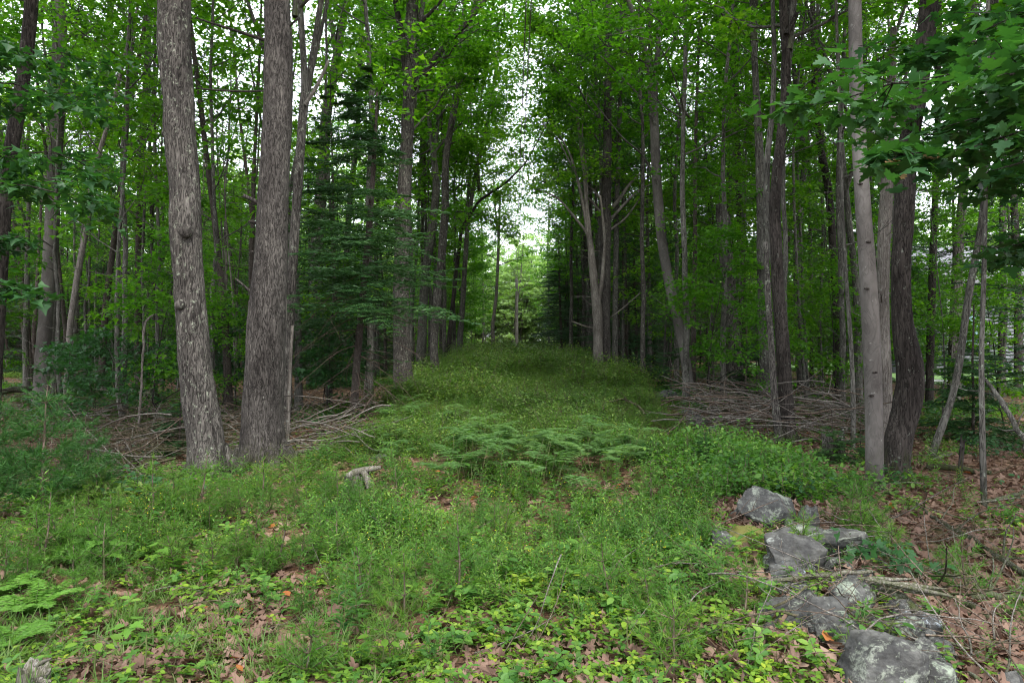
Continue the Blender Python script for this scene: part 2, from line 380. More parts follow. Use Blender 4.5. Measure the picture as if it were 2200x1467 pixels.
def yaw(rng, n, tilt=.12):
    return np.column_stack([rng.normal(0, tilt, n), rng.normal(0, tilt, n), rng.uniform(0, 2 * pi, n)])

# edges of the cleared strip
def edge_l(y): return np.interp(y, [3, 8, 12, 20, 30, 45, 70], [-3.9, -3.1, -2.2, -3.0, -3.2, -2.7, -2.2])
def edge_r(y): return np.interp(y, [3, 4.3, 5.3, 6.3, 7.2, 8, 12, 20, 30, 45, 70], [1.15, 1.25, 1.45, 1.7, 2.3, 2.9, 2.9, 3.6, 3.7, 3.2, 2.8])

# ---- plant shapes
def aster_mesh(seed, h=.4, n=16, flowers=False, ls=.085, tmpl=LEAF_LANCE):
    rng = np.random.RandomState(seed); mb = MB()
    ns = rng.randint(2, 4)
    for _ in range(ns):
        hh = h * rng.uniform(.6, 1.1)
        p = curve([rng.normal(0, .04, 3) * [1, 1, 0]], [[rng.normal(0, .18), rng.normal(0, .18), 1]], hh, 6, rng, 0, .07)
        tubes(mb, p, np.linspace(.0032, .0014, 6)[None], 3, 0)
        t = np.linspace(.15, 1, n); q = np.stack([np.interp(t, np.linspace(0, 1, 6), p[0, :, k]) for k in range(3)], -1)
        a = np.arange(n) * 2.4 + rng.uniform(0, 6)
        d = np.stack([np.cos(a), np.sin(a), rng.uniform(.0, .7, n) + t * .3], -1)
        leaves(mb, q, d, UP + rng.normal(0, .2, (n, 3)), ls * (1.15 - .6 * t) * rng.uniform(.7, 1.2, n), tmpl, 1)
        if flowers:
            k = 4; q = p[0, -1] + rng.normal(0, .035, (k, 3)) - [0, 0, .03]
            leaves(mb, q, rng.normal(0, 1, (k, 3)), UP + rng.normal(0, .5, (k, 3)), .011, LEAF_OVAL, 2)
    return mb.mesh('aster', [M['stem'], M['aster'], M['yellow']])
def shrub_mesh(seed, h=.5, w=.35, nl=170, ls=.04, mat='shrub', tmpl=LEAF_OVAL):
    rng = np.random.RandomState(seed); mb = MB(); nb = 7
    d = np.column_stack([rng.normal(0, .5, (nb, 2)), np.ones(nb)])
    p = curve(rng.normal(0, .05, (nb, 3)) * [1, 1, 0], d, h * rng.uniform(.7, 1.1, nb), 5, rng, .03, .18)
    tubes(mb, p, np.tile(np.linspace(.004, .0015, 5), (nb, 1)), 3, 0)
    k = rng.randint(0, nb, nl); t = rng.uniform(.3, 1, nl)
    q = np.stack([np.array([np.interp(t[i], np.linspace(0, 1, 5), p[k[i], :, c]) for i in range(nl)]) for c in range(3)], -1)
    q += rng.normal(0, 1, (nl, 3)) * [w * .26, w * .26, .03] * (.4 + t[:, None])
    leaves(mb, q, rng.normal(0, 1, (nl, 3)) * [1, 1, .35], UP + rng.normal(0, .35, (nl, 3)), ls * rng.uniform(.7, 1.3, nl), tmpl, 1)
    return mb.mesh('shrub', [M['twig'], M[mat]])
def berry_mesh(seed, n=7, ls=.05, h=.09, tmpl=LEAF_OVAL, mat='berry', spread=.09):
    rng = np.random.RandomState(seed); mb = MB()
    a = rng.uniform(0, 2 * pi, n); r = rng.uniform(.02, spread, n)
    c = np.column_stack([np.cos(a) * r, np.sin(a) * r, h * rng.uniform(.4, 1.2, n)])
    base = np.zeros((n, 3)); mid = (c + base) / 2 + [0, 0, .01]
    tubes(mb, np.stack([base, mid, c], 1), np.full((n, 3), .0012), 3, 0)
    for k in range(3):
        aa = a + (k - 1) * 1.9
        d = np.column_stack([np.cos(aa), np.sin(aa), rng.uniform(-.2, .25, n)])
        leaves(mb, c, d, UP + rng.normal(0, .25, (n, 3)), ls * rng.uniform(.8, 1.2, n), tmpl, 1)
    return mb.mesh('low_plant', [M['stem'], M[mat]])
def grass_mesh(seed, n=26, h=.22):
    rng = np.random.RandomState(seed); mb = MB()
    a = rng.uniform(0, 2 * pi, n); l = rng.uniform(.15, .9, n)
    d = np.column_stack([np.cos(a) * l, np.sin(a) * l, np.ones(n)])
    p = curve(np.column_stack([rng.normal(0, .03, (n, 2)), np.zeros(n)]), d, h * rng.uniform(.6, 1.4, n), 5, rng, -.28, .06)
    s = norm(np.cross(d, UP))[:, None, :]; w = np.array([.0028, .003, .0026, .0018, .0003])[None, :, None]
    V = np.stack([p - s * w, p + s * w], 2); idx = np.arange(n * 10).reshape(n, 5, 2)
    F = np.stack([idx[:, :-1, 0], idx[:, :-1, 1], idx[:, 1:, 1], idx[:, 1:, 0]], -1).reshape(-1, 4)
    mb.add(V, F, 0); return mb.mesh('grass_tuft', [M['grass']])
def frond(mb, rng, p, wid, mi=1, npin=11, lens=1.0, shape='tri', droop=-.25, tw=.055):
    """one frond along the polyline p: pinnae pairs, each with its leaflets"""
    n = len(p); t = np.linspace(.12 if shape == 'tri' else .08, .98, npin)
    q = np.stack([np.interp(t, np.linspace(0, 1, n), p[:, k]) for k in range(3)], -1)
    T = norm(np.gradient(q, axis=0)); S = norm(np.cross(T, UP)); 
    for sd in (-1, 1):
        L_ = wid * ((1 - t) ** .85 * 1.0 + .05 if shape == 'tri' else np.sin(pi * np.clip(t * .92 + .1, 0, 1)) ** .7)
        d = norm(S * sd + T * .45 + np.array([0, 0, droop * .5]) + rng.normal(0, .08, (npin, 3)))
        e = q + d * L_[:, None] + np.array([0, 0, droop]) * L_[:, None] ** 2
        m = 9; u = np.linspace(.06, .97, m)
        c = (q[:, None] * (1 - u[None, :, None]) + e[:, None] * u[None, :, None]).reshape(-1, 3)
        dd = np.repeat(d, m, 0); sz = (np.repeat(L_, m) * np.tile((1.05 - u) * .42, npin) + .008)
        for s2 in (-1, 1):
            side = norm(np.cross(dd, UP)) * s2 + dd * .35
            leaves(mb, c, side, UP + rng.normal(0, .35, (len(c), 3)), sz, LEAF_KITE_W, mi)
        tubes(mb, np.stack([q, e], 1), np.full((npin, 2), .0012), 3, mi)
LEAF_KITE_W = (np.array([[0, .16, 0], [0, -.16, 0], [1, -.04, -.02], [1, .04, -.02]]), np.array([[0, 1, 2], [0, 2, 3]]))
def bracken_mesh(seed, h=.42):
    rng = np.random.RandomState(seed); mb = MB()
    for k in range(rng.randint(3, 6)):
        a = rng.uniform(0, 2 * pi); hh = h * rng.uniform(.45, 1.2)
        st = curve([[rng.normal(0, .09), rng.normal(0, .09), 0]], [[cos(a) * .3, sin(a) * .3, 1]], hh, 5, rng, 0, .05)[0]
        tubes(mb, st, np.linspace(.004, .0025, 5), 4, 0)
        L_ = rng.uniform(.30, .50)
        f = curve([st[-1]], [[cos(a), sin(a), rng.uniform(.2, .9)]], L_, 8, rng, -.13, .03)[0]
        frond(mb, rng, f, L_ * rng.uniform(.42, .55), 1, 9, shape='tri', droop=-.5)
    return mb.mesh('bracken', [M['stem'], M['fern']])
def ladyfern_mesh(seed, n=9, L_=.5, mat='fern_bright'):
    rng = np.random.RandomState(seed); mb = MB()
    for k in range(n):
        a = 2 * pi * k / n + rng.normal(0, .2)
        f = curve([[0, 0, .02]], [[cos(a) * .7, sin(a) * .7, 1]], L_ * rng.uniform(.7, 1.1), 9, rng, -.16, .03)[0]
        frond(mb, rng, f, L_ * .2, 1, 15, shape='lance', droop=-.1)
        tubes(mb, f, np.linspace(.003, .001, 9), 3, 0)
    return mb.mesh('fern', [M['stem'], M[mat]])
def needles(mb, rng, c, d, n, L_, w, mi=1, spread=.75):
    """tufts of n needles about each centre c pointing roughly along d"""
    c = np.repeat(np.asarray(c, float), n, 0); d = np.repeat(norm(np.asarray(d, float)), n, 0)
    dd = norm(d + rng.normal(0, spread, d.shape)); s = norm(np.cross(dd, rng.normal(0, 1, dd.shape))) * w
    e = c + dd * (L_ * rng.uniform(.7, 1.15, len(c)))[:, None]
    V = np.stack([c - s, c + s, e], 1); F = np.arange(len(c) * 3).reshape(-1, 3)
    mb.add(V, F, mi)
def pine_seedling_mesh(seed, h=.8, mat='seedling', nn=13, w=.0022, nl=.085, dens=1.0):
    rng = np.random.RandomState(seed); mb = MB()
    tr = curve([[0, 0, 0]], [[rng.normal(0, .06), rng.normal(0, .06), 1]], h, 9, rng, .05, .04)[0]
    tubes(mb, tr, np.linspace(.012 * h / .8 + .002, .003, 9), 5, 0)
    wh = max(3, int(h / .17)); C_, D_ = [], []
    for k in range(wh):
        t = .15 + .85 * k / wh; o = np.array([np.interp(t, np.linspace(0, 1, 9), tr[:, c]) for c in range(3)])
        nb = 5; a = rng.uniform(0, 6) + np.arange(nb) * 2 * pi / nb
        bl = h * .42 * (1.08 - t) * rng.uniform(.7, 1.15, nb) + .05
        p = curve(np.repeat(o[None], nb, 0), np.column_stack([np.cos(a), np.sin(a), np.full(nb, .45)]), bl, 6, rng, .05, .08)
        tubes(mb, p, np.tile(np.linspace(.004, .002, 6), (nb, 1)), 3, 0)
        for b in range(nb):
            m = max(3, int(bl[b] / .028 * dens)); u = np.linspace(.25, 1, m)
            q = np.stack([np.interp(u, np.linspace(0, 1, 6), p[b, :, c]) for c in range(3)], -1)
            C_.append(q); D_.append(np.repeat((p[b, -1] - p[b, 0])[None], m, 0))
            if bl[b] > .25:                                    # side shoots
                for sgn in (-1, 1):
                    m2 = max(3, int(m * .5)); s0 = q[m // 3]; dv = norm(p[b, -1] - p[b, 0]); sd = np.cross(dv, UP) * sgn + dv * .8
                    q2 = s0 + norm(sd)[None] * np.linspace(.03, bl[b] * .45, m2)[:, None]; C_.append(q2); D_.append(np.repeat(sd[None], m2, 0))
    C_.append(tr[-3:]); D_.append(np.repeat(UP[None], 3, 0))
    needles(mb, rng, np.concatenate(C_), np.concatenate(D_), nn, nl, w, 1)
    return mb.mesh('pine_seedling', [M['twig'], M[mat]])
def deadleaf_mesh(seed, mat, tmpl):
    rng = np.random.RandomState(seed); mb = MB(); tv, tf = tmpl
    v = tv.copy(); v[:, 0] -= .5
    cx_, cy_ = rng.uniform(-.6, .9), rng.uniform(.2, 1.6)
    v[:, 2] = cx_ * v[:, 0] ** 2 + cy_ * v[:, 1] ** 2 + rng.normal(0, .03, len(v))
    mb.add(v, tf, 0); return mb.mesh('dead_leaf', [M[mat]])
def twig_mesh(seed, mat='twig', r=.006, L_=.5):
    rng = np.random.RandomState(seed); mb = MB()
    p = curve([[-L_ / 2, 0, .012]], [[1, 0, 0]], L_, 7, rng, 0, .16); p[..., 2] = np.abs(p[..., 2]) * .6 + .006
    tubes(mb, p, np.linspace(r, r * .4, 7)[None], 4, 0)
    for k in (2, 3, 4, 5):
        if rng.rand() < .7:
            q = curve([p[0, k]], [[1, rng.choice([-1, 1]) * rng.uniform(.5, 1.2), rng.uniform(0, .4)]], L_ * rng.uniform(.15, .4), 4, rng, 0, .2)
            tubes(mb, q, np.linspace(r * .5, r * .2, 4)[None], 3, 0)
    return mb.mesh('twig', [M[mat]])

# ------------------------------------------------------------------ TREES: crowns and stems
def broad_crown(seed, H, rad, nl=16, nsp=3, nlv=26, lsize=.11, tmpl=LEAF_LOBE, mat='maple', bark='bark_grey', r0=.09, lo=0.0, rise=.7, branches_only=False, stem=True, sprad=.42, r1=.02):
    """limbs, side branches and flat leaf sprays about a stem that rises from z = 0 to H; returns (wood, leaves)"""
    rng = np.random.RandomState(seed); wood, lv = MB(), MB()
    st = curve([[0, 0, 0]], [[0, 0, 1]], H, 12, rng, .05, .05)[0]
    if stem: tubes(wood, st, np.linspace(r0, r1, 12), 7, 0)
    tt = lo + (1 - lo) * (np.arange(nl) + rng.uniform(0, .8, nl)) / nl; tt = np.clip(tt, 0, .98)
    base = np.stack([np.interp(tt, np.linspace(0, 1, 12), st[:, c]) for c in range(3)], -1)
    a = np.arange(nl) * 2.4 + rng.uniform(-.5, .5, nl)
    L_ = rad * (.55 + .6 * np.sin(pi * np.clip(tt * .8 + .15, 0, 1))) * rng.uniform(.7, 1.2, nl)
    rs = rise * rng.uniform(.5, 1.5, nl)
    p = curve(base, np.column_stack([np.cos(a), np.sin(a), rs]), L_, 8, rng, .04, .10)
    rr = np.interp(tt, [0, 1], [r0, r1]) * .45
    tubes(wood, p, rr[:, None] * np.linspace(1, .25, 8)[None], 5, 0)
    m = 6; u = rng.uniform(.3, 1, (nl, m)); li = np.repeat(np.arange(nl), m); uu = u.ravel()
    q0 = np.stack([np.array([np.interp(uu[i], np.linspace(0, 1, 8), p[li[i], :, c]) for i in range(nl * m)]) for c in range(3)], -1)
    ld = norm(p[li, -1] - p[li, 0]); sd = rng.choice([-1, 1], nl * m)[:, None]
    d = np.cross(ld, UP) * sd + ld * rng.uniform(.2, 1, nl * m)[:, None]; d[:, 2] = rng.uniform(-.1, .45, nl * m)
    L2 = L_[li] * .42 * rng.uniform(.5, 1.2, nl * m)
    p2 = curve(q0, d, L2, 5, rng, .01, .12)
    tubes(wood, p2, (rr[li] * .38)[:, None] * np.linspace(1, .3, 5)[None] + .0015, 3, 0)
    if not branches_only:
        nsp = 2; nlv = int(nlv * 1.5); keep_ = rng.uniform(0, 1, nl * m) < .88; c = p2[keep_][:, [2, 4]].reshape(-1, 3); c = c + rng.normal(0, .08, c.shape)
        sprays(lv, rng, c, nlv, sprad * .95, lsize, tmpl, 0)
    w_ = wood.mesh('trunk_wood', M[bark], True)
    return w_, (lv.mesh('crown_leaves', M[mat]) if not branches_only else None)
def hemlock_crown(seed, H, rad, lo=.12, mat='hemlock', bark='bark_conifer', r0=.08, dead=10, dens=1.0, droop=-.05):
    rng = np.random.RandomState(seed); wood, lv = MB(), MB()
    st = curve([[0, 0, -.1]], [[0, 0, 1]], H, 14, rng, .05, .02)[0]
    tubes(wood, st, np.linspace(r0, .012, 14), 8, 0)
    nb = int(H * 11 * dens)
    tt = lo + (1 - lo) * np.sort(.97 * (1 - np.sqrt(1 - rng.uniform(0, 1, nb)))); base = np.stack([np.interp(tt, np.linspace(0, 1, 14), st[:, c]) for c in range(3)], -1)
    a = rng.uniform(0, 2 * pi, nb)
    k = (tt - lo) / (1 - lo); L_ = rad * (1.0 - k) ** .75 * rng.uniform(.55, 1.15, nb) + .15
    p = curve(base, np.column_stack([np.cos(a), np.sin(a), np.full(nb, .12)]), L_, 7, rng, droop, .05)
    tubes(wood, p, (r0 * .16 * (1.1 - tt))[:, None] * np.linspace(1, .3, 7)[None] + .001, 3, 0)
    m = 9; u = np.linspace(.15, 1, m)
    Q, D, S = [], [], []
    for i in range(nb):
        q = np.stack([np.interp(u, np.linspace(0, 1, 7), p[i, :, c]) for c in range(3)], -1)
        dv = norm(p[i, -1] - p[i, 0])
        for sg in (-1, 1):
            sd = norm(np.cross(dv, UP)) * sg + dv * .75
            Q.append(q); D.append(np.repeat(sd[None], m, 0)); S.append(L_[i] * .42 * (1.15 - u))
    Q, D, S = np.concatenate(Q), norm(np.concatenate(D) + rng.normal(0, .12, (len(Q) * m, 3))), np.concatenate(S)
    # each twig is a comb of short needle blades
    nn = 8; w = np.linspace(.05, 1, nn)
    q = (Q[:, None] + D[:, None] * (S[:, None] * w)[:, :, None]); q[..., 2] -= .12 * (S[:, None] * w) ** 1.5
    q = q.reshape(-1, 3); dd = np.repeat(D, nn, 0)
    for sg in (-1, 1):
        leaves(lv, q, norm(np.cross(dd, UP)) * sg + dd * .6 + [0, 0, -.25], UP + rng.normal(0, .75, (len(q), 3)), .095 * rng.uniform(.6, 1.2, len(q)), NEEDLE, 0)
    # dead lower twigs
    if dead:
        td = rng.uniform(.04, .45, dead); bs = np.stack([np.interp(td, np.linspace(0, 1, 14), st[:, c]) for c in range(3)], -1)
        a = rng.uniform(0, 2 * pi, dead); ln = rng.uniform(.5, 1.5, dead)
        p = curve(bs, np.column_stack([np.cos(a), np.sin(a), rng.uniform(-.35, .1, dead)]), ln, 8, rng, -.04, .10)
        tubes(wood, p, np.tile(np.linspace(.010, .003, 8), (dead, 1)), 3, 0)
        k = np.repeat(np.arange(dead), 4); j = rng.randint(2, 7, len(k)); s0 = p[k, j]
        p3 = curve(s0, p[k, -1] - p[k, 0] + rng.normal(0, .5, (len(k), 3)), rng.uniform(.2, .6, len(k)), 5, rng, -.03, .15)
        tubes(wood, p3, np.tile(np.linspace(.004, .0015, 5), (len(k), 1)), 3, 0)
    return wood.mesh('trunk_wood', M[bark], True), lv.mesh('crown_needles', M[mat])
NEEDLE = (np.array([[0, .13, 0], [0, -.13, 0], [1, 0, -.05]]), np.array([[0, 1, 2]]))
def pine_crown(seed, H, rad, lo=.3, bark='bark_pine', r0=.13, dead=26, mat='pine'):
    rng = np.random.RandomState(seed); wood, lv = MB(), MB()
    st = curve([[0, 0, -.1]], [[0, 0, 1]], H, 16, rng, .05, .015)[0]
    tubes(wood, st, np.linspace(r0, .03, 16), 9, 0)
    wh = int(H * (1 - lo) / .75); C_, D_ = [], []
    for i in range(wh):
        t = lo + (1 - lo) * (i + rng.uniform(0, .5)) / wh; o = np.array([np.interp(t, np.linspace(0, 1, 16), st[:, c]) for c in range(3)])
        nb = rng.randint(3, 6); a = rng.uniform(0, 6) + np.arange(nb) * 2 * pi / nb
        L_ = rad * (1.15 - (t - lo) / (1 - lo)) ** .6 * rng.uniform(.5, 1.1, nb)
        p = curve(np.repeat(o[None], nb, 0), np.column_stack([np.cos(a), np.sin(a), np.full(nb, .3)]), L_, 8, rng, .01, .08)
        tubes(wood, p, np.tile(np.linspace(.028, .006, 8), (nb, 1)), 4, 0)
        for b in range(nb):
            m = 9; k = rng.randint(3, 8, m); q0 = p[b, k]; dv = norm(p[b, -1] - p[b, 0])
            d = np.cross(dv, UP) * rng.choice([-1, 1], m)[:, None] + dv * .8; d[:, 2] += .2
            l2 = L_[b] * .3 * rng.uniform(.4, 1.2, m); p2 = curve(q0, d, l2, 5, rng, .02, .1)
            tubes(wood, p2, np.tile(np.linspace(.006, .003, 5), (m, 1)), 3, 0)
            c = p2[:, 1:].reshape(-1, 3); C_.append(c); D_.append(np.repeat(norm(p2[:, -1] - p2[:, 0]), 4, 0))
    c, d = np.concatenate(C_), np.concatenate(D_)
    c = np.concatenate([c, c + rng.normal(0, .09, c.shape)]); d = np.concatenate([d, d]) + [0, 0, .2]
    needles(lv, rng, c, d, 11, .15, .0045, 0, .6)
    td = rng.uniform(.06, lo + .05, dead); bs = np.stack([np.interp(td, np.linspace(0, 1, 16), st[:, c]) for c in range(3)], -1)
    a = rng.uniform(0, 2 * pi, dead); ln = rng.uniform(.3, 1.9, dead)
    p = curve(bs, np.column_stack([np.cos(a), np.sin(a), rng.uniform(-.15, .3, dead)]), ln, 8, rng, -.015, .12)
    tubes(wood, p, np.tile(np.linspace(.014, .004, 8), (dead, 1)), 4, 0)
    k = np.repeat(np.arange(dead), 3); s0 = p[k, rng.randint(2, 7, len(k))]
    p3 = curve(s0, p[k, -1] - p[k, 0] + rng.normal(0, .4, (len(k), 3)), rng.uniform(.15, .6, len(k)), 4, rng, 0, .2)
    tubes(wood, p3, np.tile(np.linspace(.006, .002, 4), (len(k), 1)), 3, 0)
    return wood.mesh('trunk_wood', M[bark], True), lv.mesh('crown_needles', M[mat])
def stem_mesh(seed, H, r0, bark, dead=40, lean=0, r1=.02, dl=(.4, 1.6), top=.9, low=.06, fork=0):
    """a bare forest stem with thin dead side twigs"""
    rng = np.random.RandomState(seed); wood = MB()
    st = curve([[0, 0, -.15]], [[lean, 0, 1]], H, 14, rng, .03 if lean else .05, .035)[0]
    tubes(wood, st, np.linspace(r0, r1, 14) * (1 + .35 * np.exp(-np.arange(14) * 1.5)), 8, 0)
    if fork:
        for _ in range(fork):
            k = rng.randint(4, 9); p = curve([st[k]], [[rng.normal(0, .35), rng.normal(0, .35), 1]], H - st[k, 2], 9, rng, .05, .07)
            tubes(wood, p, np.linspace(r0 * .6, r1, 9)[None], 6, 0)
    t = rng.uniform(low, top, dead); bs = np.stack([np.interp(t, np.linspace(0, 1, 14), st[:, c]) for c in range(3)], -1)
    a = rng.uniform(0, 2 * pi, dead); ln = rng.uniform(*dl, dead) * (1.1 - .5 * t)
    p = curve(bs, np.column_stack([np.cos(a), np.sin(a), rng.uniform(-.25, .5, dead)]), ln, 8, rng, 0, .13)
    tubes(wood, p, np.tile(np.linspace(.011, .003, 8), (dead, 1)) * (.6 + .5 * rng.rand(dead, 1)), 3, 0)
    k = np.repeat(np.arange(dead), 3); s0 = p[k, rng.randint(2, 7, len(k))]
    p3 = curve(s0, p[k, -1] - p[k, 0] + rng.normal(0, .4, (len(k), 3)), rng.uniform(.15, .6, len(k)), 4, rng, 0, .2)
    tubes(wood, p3, np.tile(np.linspace(.005, .0018, 4), (len(k), 1)), 3, 0)
    return wood.mesh('trunk_wood', M[bark], True)

# crown shapes shared by the named trees (wood, leaves), each from a stem base at z = 0
CR = {}
CR['m0'] = broad_crown(101, 9, 3.2, 20, 3, 14, .15, r0=.10)
CR['m1'] = broad_crown(102, 8, 2.8, 18, 3, 14, .15, r0=.08, rise=.9)
CR['m2'] = broad_crown(103, 7, 3.6, 16, 3, 20, .15, r0=.08, rise=.4, mat='oak', tmpl=LEAF_LOBE)
CR['m3'] = broad_crown(104, 10, 2.6, 22, 3, 12, .145, r0=.08, rise=1.2, mat='oak')
def full_tree(seed, H, hb, rad, nl, bark, mat, r0, dead=14, lean=0, **kw):
    """a whole stem with its crown from height hb"""
    w, l = broad_crown(seed, H - hb, rad, nl, r0=r0 * .7, bark=bark, mat=mat, **kw)
    rng = np.random.RandomState(seed + 5)
    mb = MB(); n = 9; z = np.linspace(-.15, hb + .02, n); wob = np.cumsum(rng.normal(0, .03, (n, 2)), 0); wob -= wob[-1] * np.ones(2)
    P = np.column_stack([wob + (z - hb)[:, None] * lean * [1, 0], z])
    tubes(mb, P, np.linspace(r0, r0 * .7, n) * (1 + .4 * np.exp(-np.arange(n) * 1.7)), 8, 0)
    t = rng.uniform(.15, .98, dead); bs = np.stack([np.interp(t, np.linspace(0, 1, n), P[:, c]) for c in range(3)], -1)
    a = rng.uniform(0, 2 * pi, dead)
    p = curve(bs, np.column_stack([np.cos(a), np.sin(a), rng.uniform(-.1, .7, dead)]), rng.uniform(.3, 1.6, dead), 7, rng, .0, .12)
    tubes(mb, p, np.tile(np.linspace(.012, .003, 7), (dead, 1)), 3, 0)
    V = np.zeros(len(w.vertices) * 3); w.vertices.foreach_get('co', V); V = V.reshape(-1, 3) + [0, 0, hb]
    nf = len(w.polygons); F = np.zeros(len(w.loops), int); w.loops.foreach_get('vertex_index', F); F = F.reshape(-1, 4)
    mb.add(V, F, 0)
    V = np.zeros(len(l.vertices) * 3); l.vertices.foreach_get('co', V); V = V.reshape(-1, 3) + [0, 0, hb]; l.vertices.foreach_set('co', V.ravel()); l.update()
    return mb.mesh('trunk_wood', M[bark], True), l
FT = {}   # whole trees of the crowded woods
FT['maple_a'] = full_tree(201, 17, 6.0, 2.6, 20, 'bark_grey', 'maple', .080, nlv=12, lsize=.15)
FT['maple_b'] = full_tree(202, 15, 4.0, 2.3, 22, 'bark_grey', 'oak', .060, nlv=12, lsize=.15, lean=.05)
FT['maple_c'] = full_tree(203, 19, 8.5, 2.9, 20, 'bark', 'maple', .090, nlv=13, lsize=.15)
FT['maple_d'] = full_tree(204, 13, 2.8, 2.0, 22, 'bark_dark', 'maple', .05, nlv=10, lsize=.14, lean=-.06)
FT['pole_a'] = full_tree(205, 9, 1.6, 1.7, 20, 'bark_grey', 'maple', .035, nlv=13, lsize=.13, dead=4, r1=.008)
FT['pole_b'] = full_tree(206, 7, 1.0, 1.6, 18, 'bark_grey', 'oak', .028, nlv=13, lsize=.13, dead=4, r1=.008)
FT['sapling_a'] = full_tree(207, 3.6, .6, 1.05, 12, 'bark_dark', 'maple', .018, nlv=12, lsize=.10, dead=2, r1=.005, sprad=.28)
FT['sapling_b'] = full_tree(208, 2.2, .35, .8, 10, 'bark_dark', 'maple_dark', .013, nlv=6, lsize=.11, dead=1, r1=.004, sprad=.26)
FT['hemlock_a'] = hemlock_crown(211, 11, 2.0, .12, dead=26)
FT['hemlock_b'] = hemlock_crown(212, 6.5, 1.6, .05, dead=8)
FT['hemlock_c'] = hemlock_crown(213, 2.6, 1.0, .03, dead=0, r0=.03, dens=1.5)
FT['pine_a'] = pine_crown(221, 20, 3.0, .45, dead=60)
FT['pine_b'] = pine_crown(222, 14, 2.3, .3, r0=.10, dead=50)
FT['stem_a'] = (stem_mesh(231, 16, .085, 'bark_conifer', 90), None)
FT['stem_b'] = (stem_mesh(232, 13, .05, 'bark_grey', 50, .12), None)
FT['stem_c'] = (stem_mesh(233, 15, .10, 'bark_grey', 45, 0, fork=2), None)
FT['stem_d'] = (stem_mesh(234, 9, .028, 'dead_wood', 30, -.22, r1=.008), None)

# ------------------------------------------------------------------ named trees along the strip
def pix_tree(name, label, pts, Y, bark, sides=14, base=None, extend=0, cut=False, rough=.05, ridge=.02, dy=0.0, group=None, cat='tree', dz0=.0, seg=.16, flare=0):
    """stem through the given photo points (px, py, width px) at distance Y; its own size, thickness and round section"""
    pts = [tuple(p) for p in pts]
    b = at(pts[0][0], pts[0][1], Y); zg = gz(b[0], Y)
    P = [at(x, y, Y + dy * k / max(len(pts) - 1, 1)) for k, (x, y, w) in enumerate(pts)]
    P[0] = np.array([P[0][0], P[0][1], zg - .15 + dz0])
    rad = [w / FPX * Y / 2 for _, _, w in pts]
    if extend:
        d = norm(P[-1] - P[-2]); d = norm(d + [0, 0, .6]); P.append(P[-1] + d * extend); rad.append(rad[-1] * .8)
    P = np.array(P); seglen = np.r_[0, np.cumsum(np.linalg.norm(np.diff(P, axis=0), axis=1))]
    n = max(6, int(seglen[-1] / seg)); s = np.linspace(0, seglen[-1], n)
    Q = np.stack([np.interp(s, seglen, P[:, c]) for c in range(3)], -1); rr = np.interp(s, seglen, rad)
    for _ in range(int(.5 / seg) + 1):
        Q[1:-1] = (Q[:-2] + 2 * Q[1:-1] + Q[2:]) / 4; rr[1:-1] = (rr[:-2] + 2 * rr[1:-1] + rr[2:]) / 4
    if flare: rr = rr * (1 + flare * np.exp(-s / .25))
    origin = np.array([b[0], Y, zg])
    t = empty(name, tuple(origin), label, cat, group)
    mb = MB(); tubes(mb, Q - origin, rr, sides, 0, cap=True, rough=rough, seed=len(bpy.data.objects), ridge=ridge)
    link('trunk', mb.mesh('trunk', M[bark], True), t)
    return t, origin, Q, rr
def limb(t, origin, pts, Y, bark, sides=8, name='limb', rough=.05, dy=0, tip=None):
    P = np.array([at(x, y, Y + dy * k / max(len(pts) - 1, 1)) for k, (x, y, w) in enumerate(pts)]); rad = [w / FPX * Y / 2 for _, _, w in pts]
    if tip is not None: P = np.vstack([P, P[-1] + tip]); rad.append(rad[-1] * .5)
    sl_ = np.r_[0, np.cumsum(np.linalg.norm(np.diff(P, axis=0), axis=1))]; n = max(5, int(sl_[-1] / .12)); s = np.linspace(0, sl_[-1], n)
    Q = np.stack([np.interp(s, sl_, P[:, c]) for c in range(3)], -1); rr = np.interp(s, sl_, rad)
    for _ in range(3): Q[1:-1] = (Q[:-2] + 2 * Q[1:-1] + Q[2:]) / 4
    mb = MB(); tubes(mb, Q - origin, rr, sides, 0, cap=True, rough=rough, seed=len(Q))
    return link(name, mb.mesh(name, M[bark], True), t)
def crown(t, origin, key, z, xy=(0, 0), s=1.0, rz=None, wood=True):
    rz = PY.uniform(0, 6.3) if rz is None else rz
    loc = (xy[0], xy[1], z)
    if wood: link('limb', CR[key][0], t, loc, rz, s)
    link('crown', CR[key][1], t, loc, rz, s)
def roots(t, r, L_, n, bark, seed):
    rng = np.random.RandomState(seed)
    for k in range(n):
        a = 2 * pi * k / n + rng.normal(0, .25); d = np.array([cos(a), sin(a), 0]); l = L_ * rng.uniform(.8, 1.5)
        P = np.array([d * r * .55 + [0, 0, .42], d * r * .8 + [0, 0, .22], d * (r + l * .25) + [0, 0, .06], d * (r + l * .6) + [0, 0, -.01], d * (r + l) + [0, 0, -.08]])
        mb = MB(); u = np.linspace(0, 1, 12); Q = np.stack([np.interp(u, np.linspace(0, 1, 5), P[:, c]) for c in range(3)], -1); Q[1:-1] = (Q[:-2] + 2 * Q[1:-1] + Q[2:]) / 4
        tubes(mb, Q, np.interp(u, [0, .3, 1], [.05, .10, .03]) * r / .25, 10, 0, cap=True, rough=.12, seed=k); link('root', mb.mesh('root', M[bark], True), t)
REACH = []
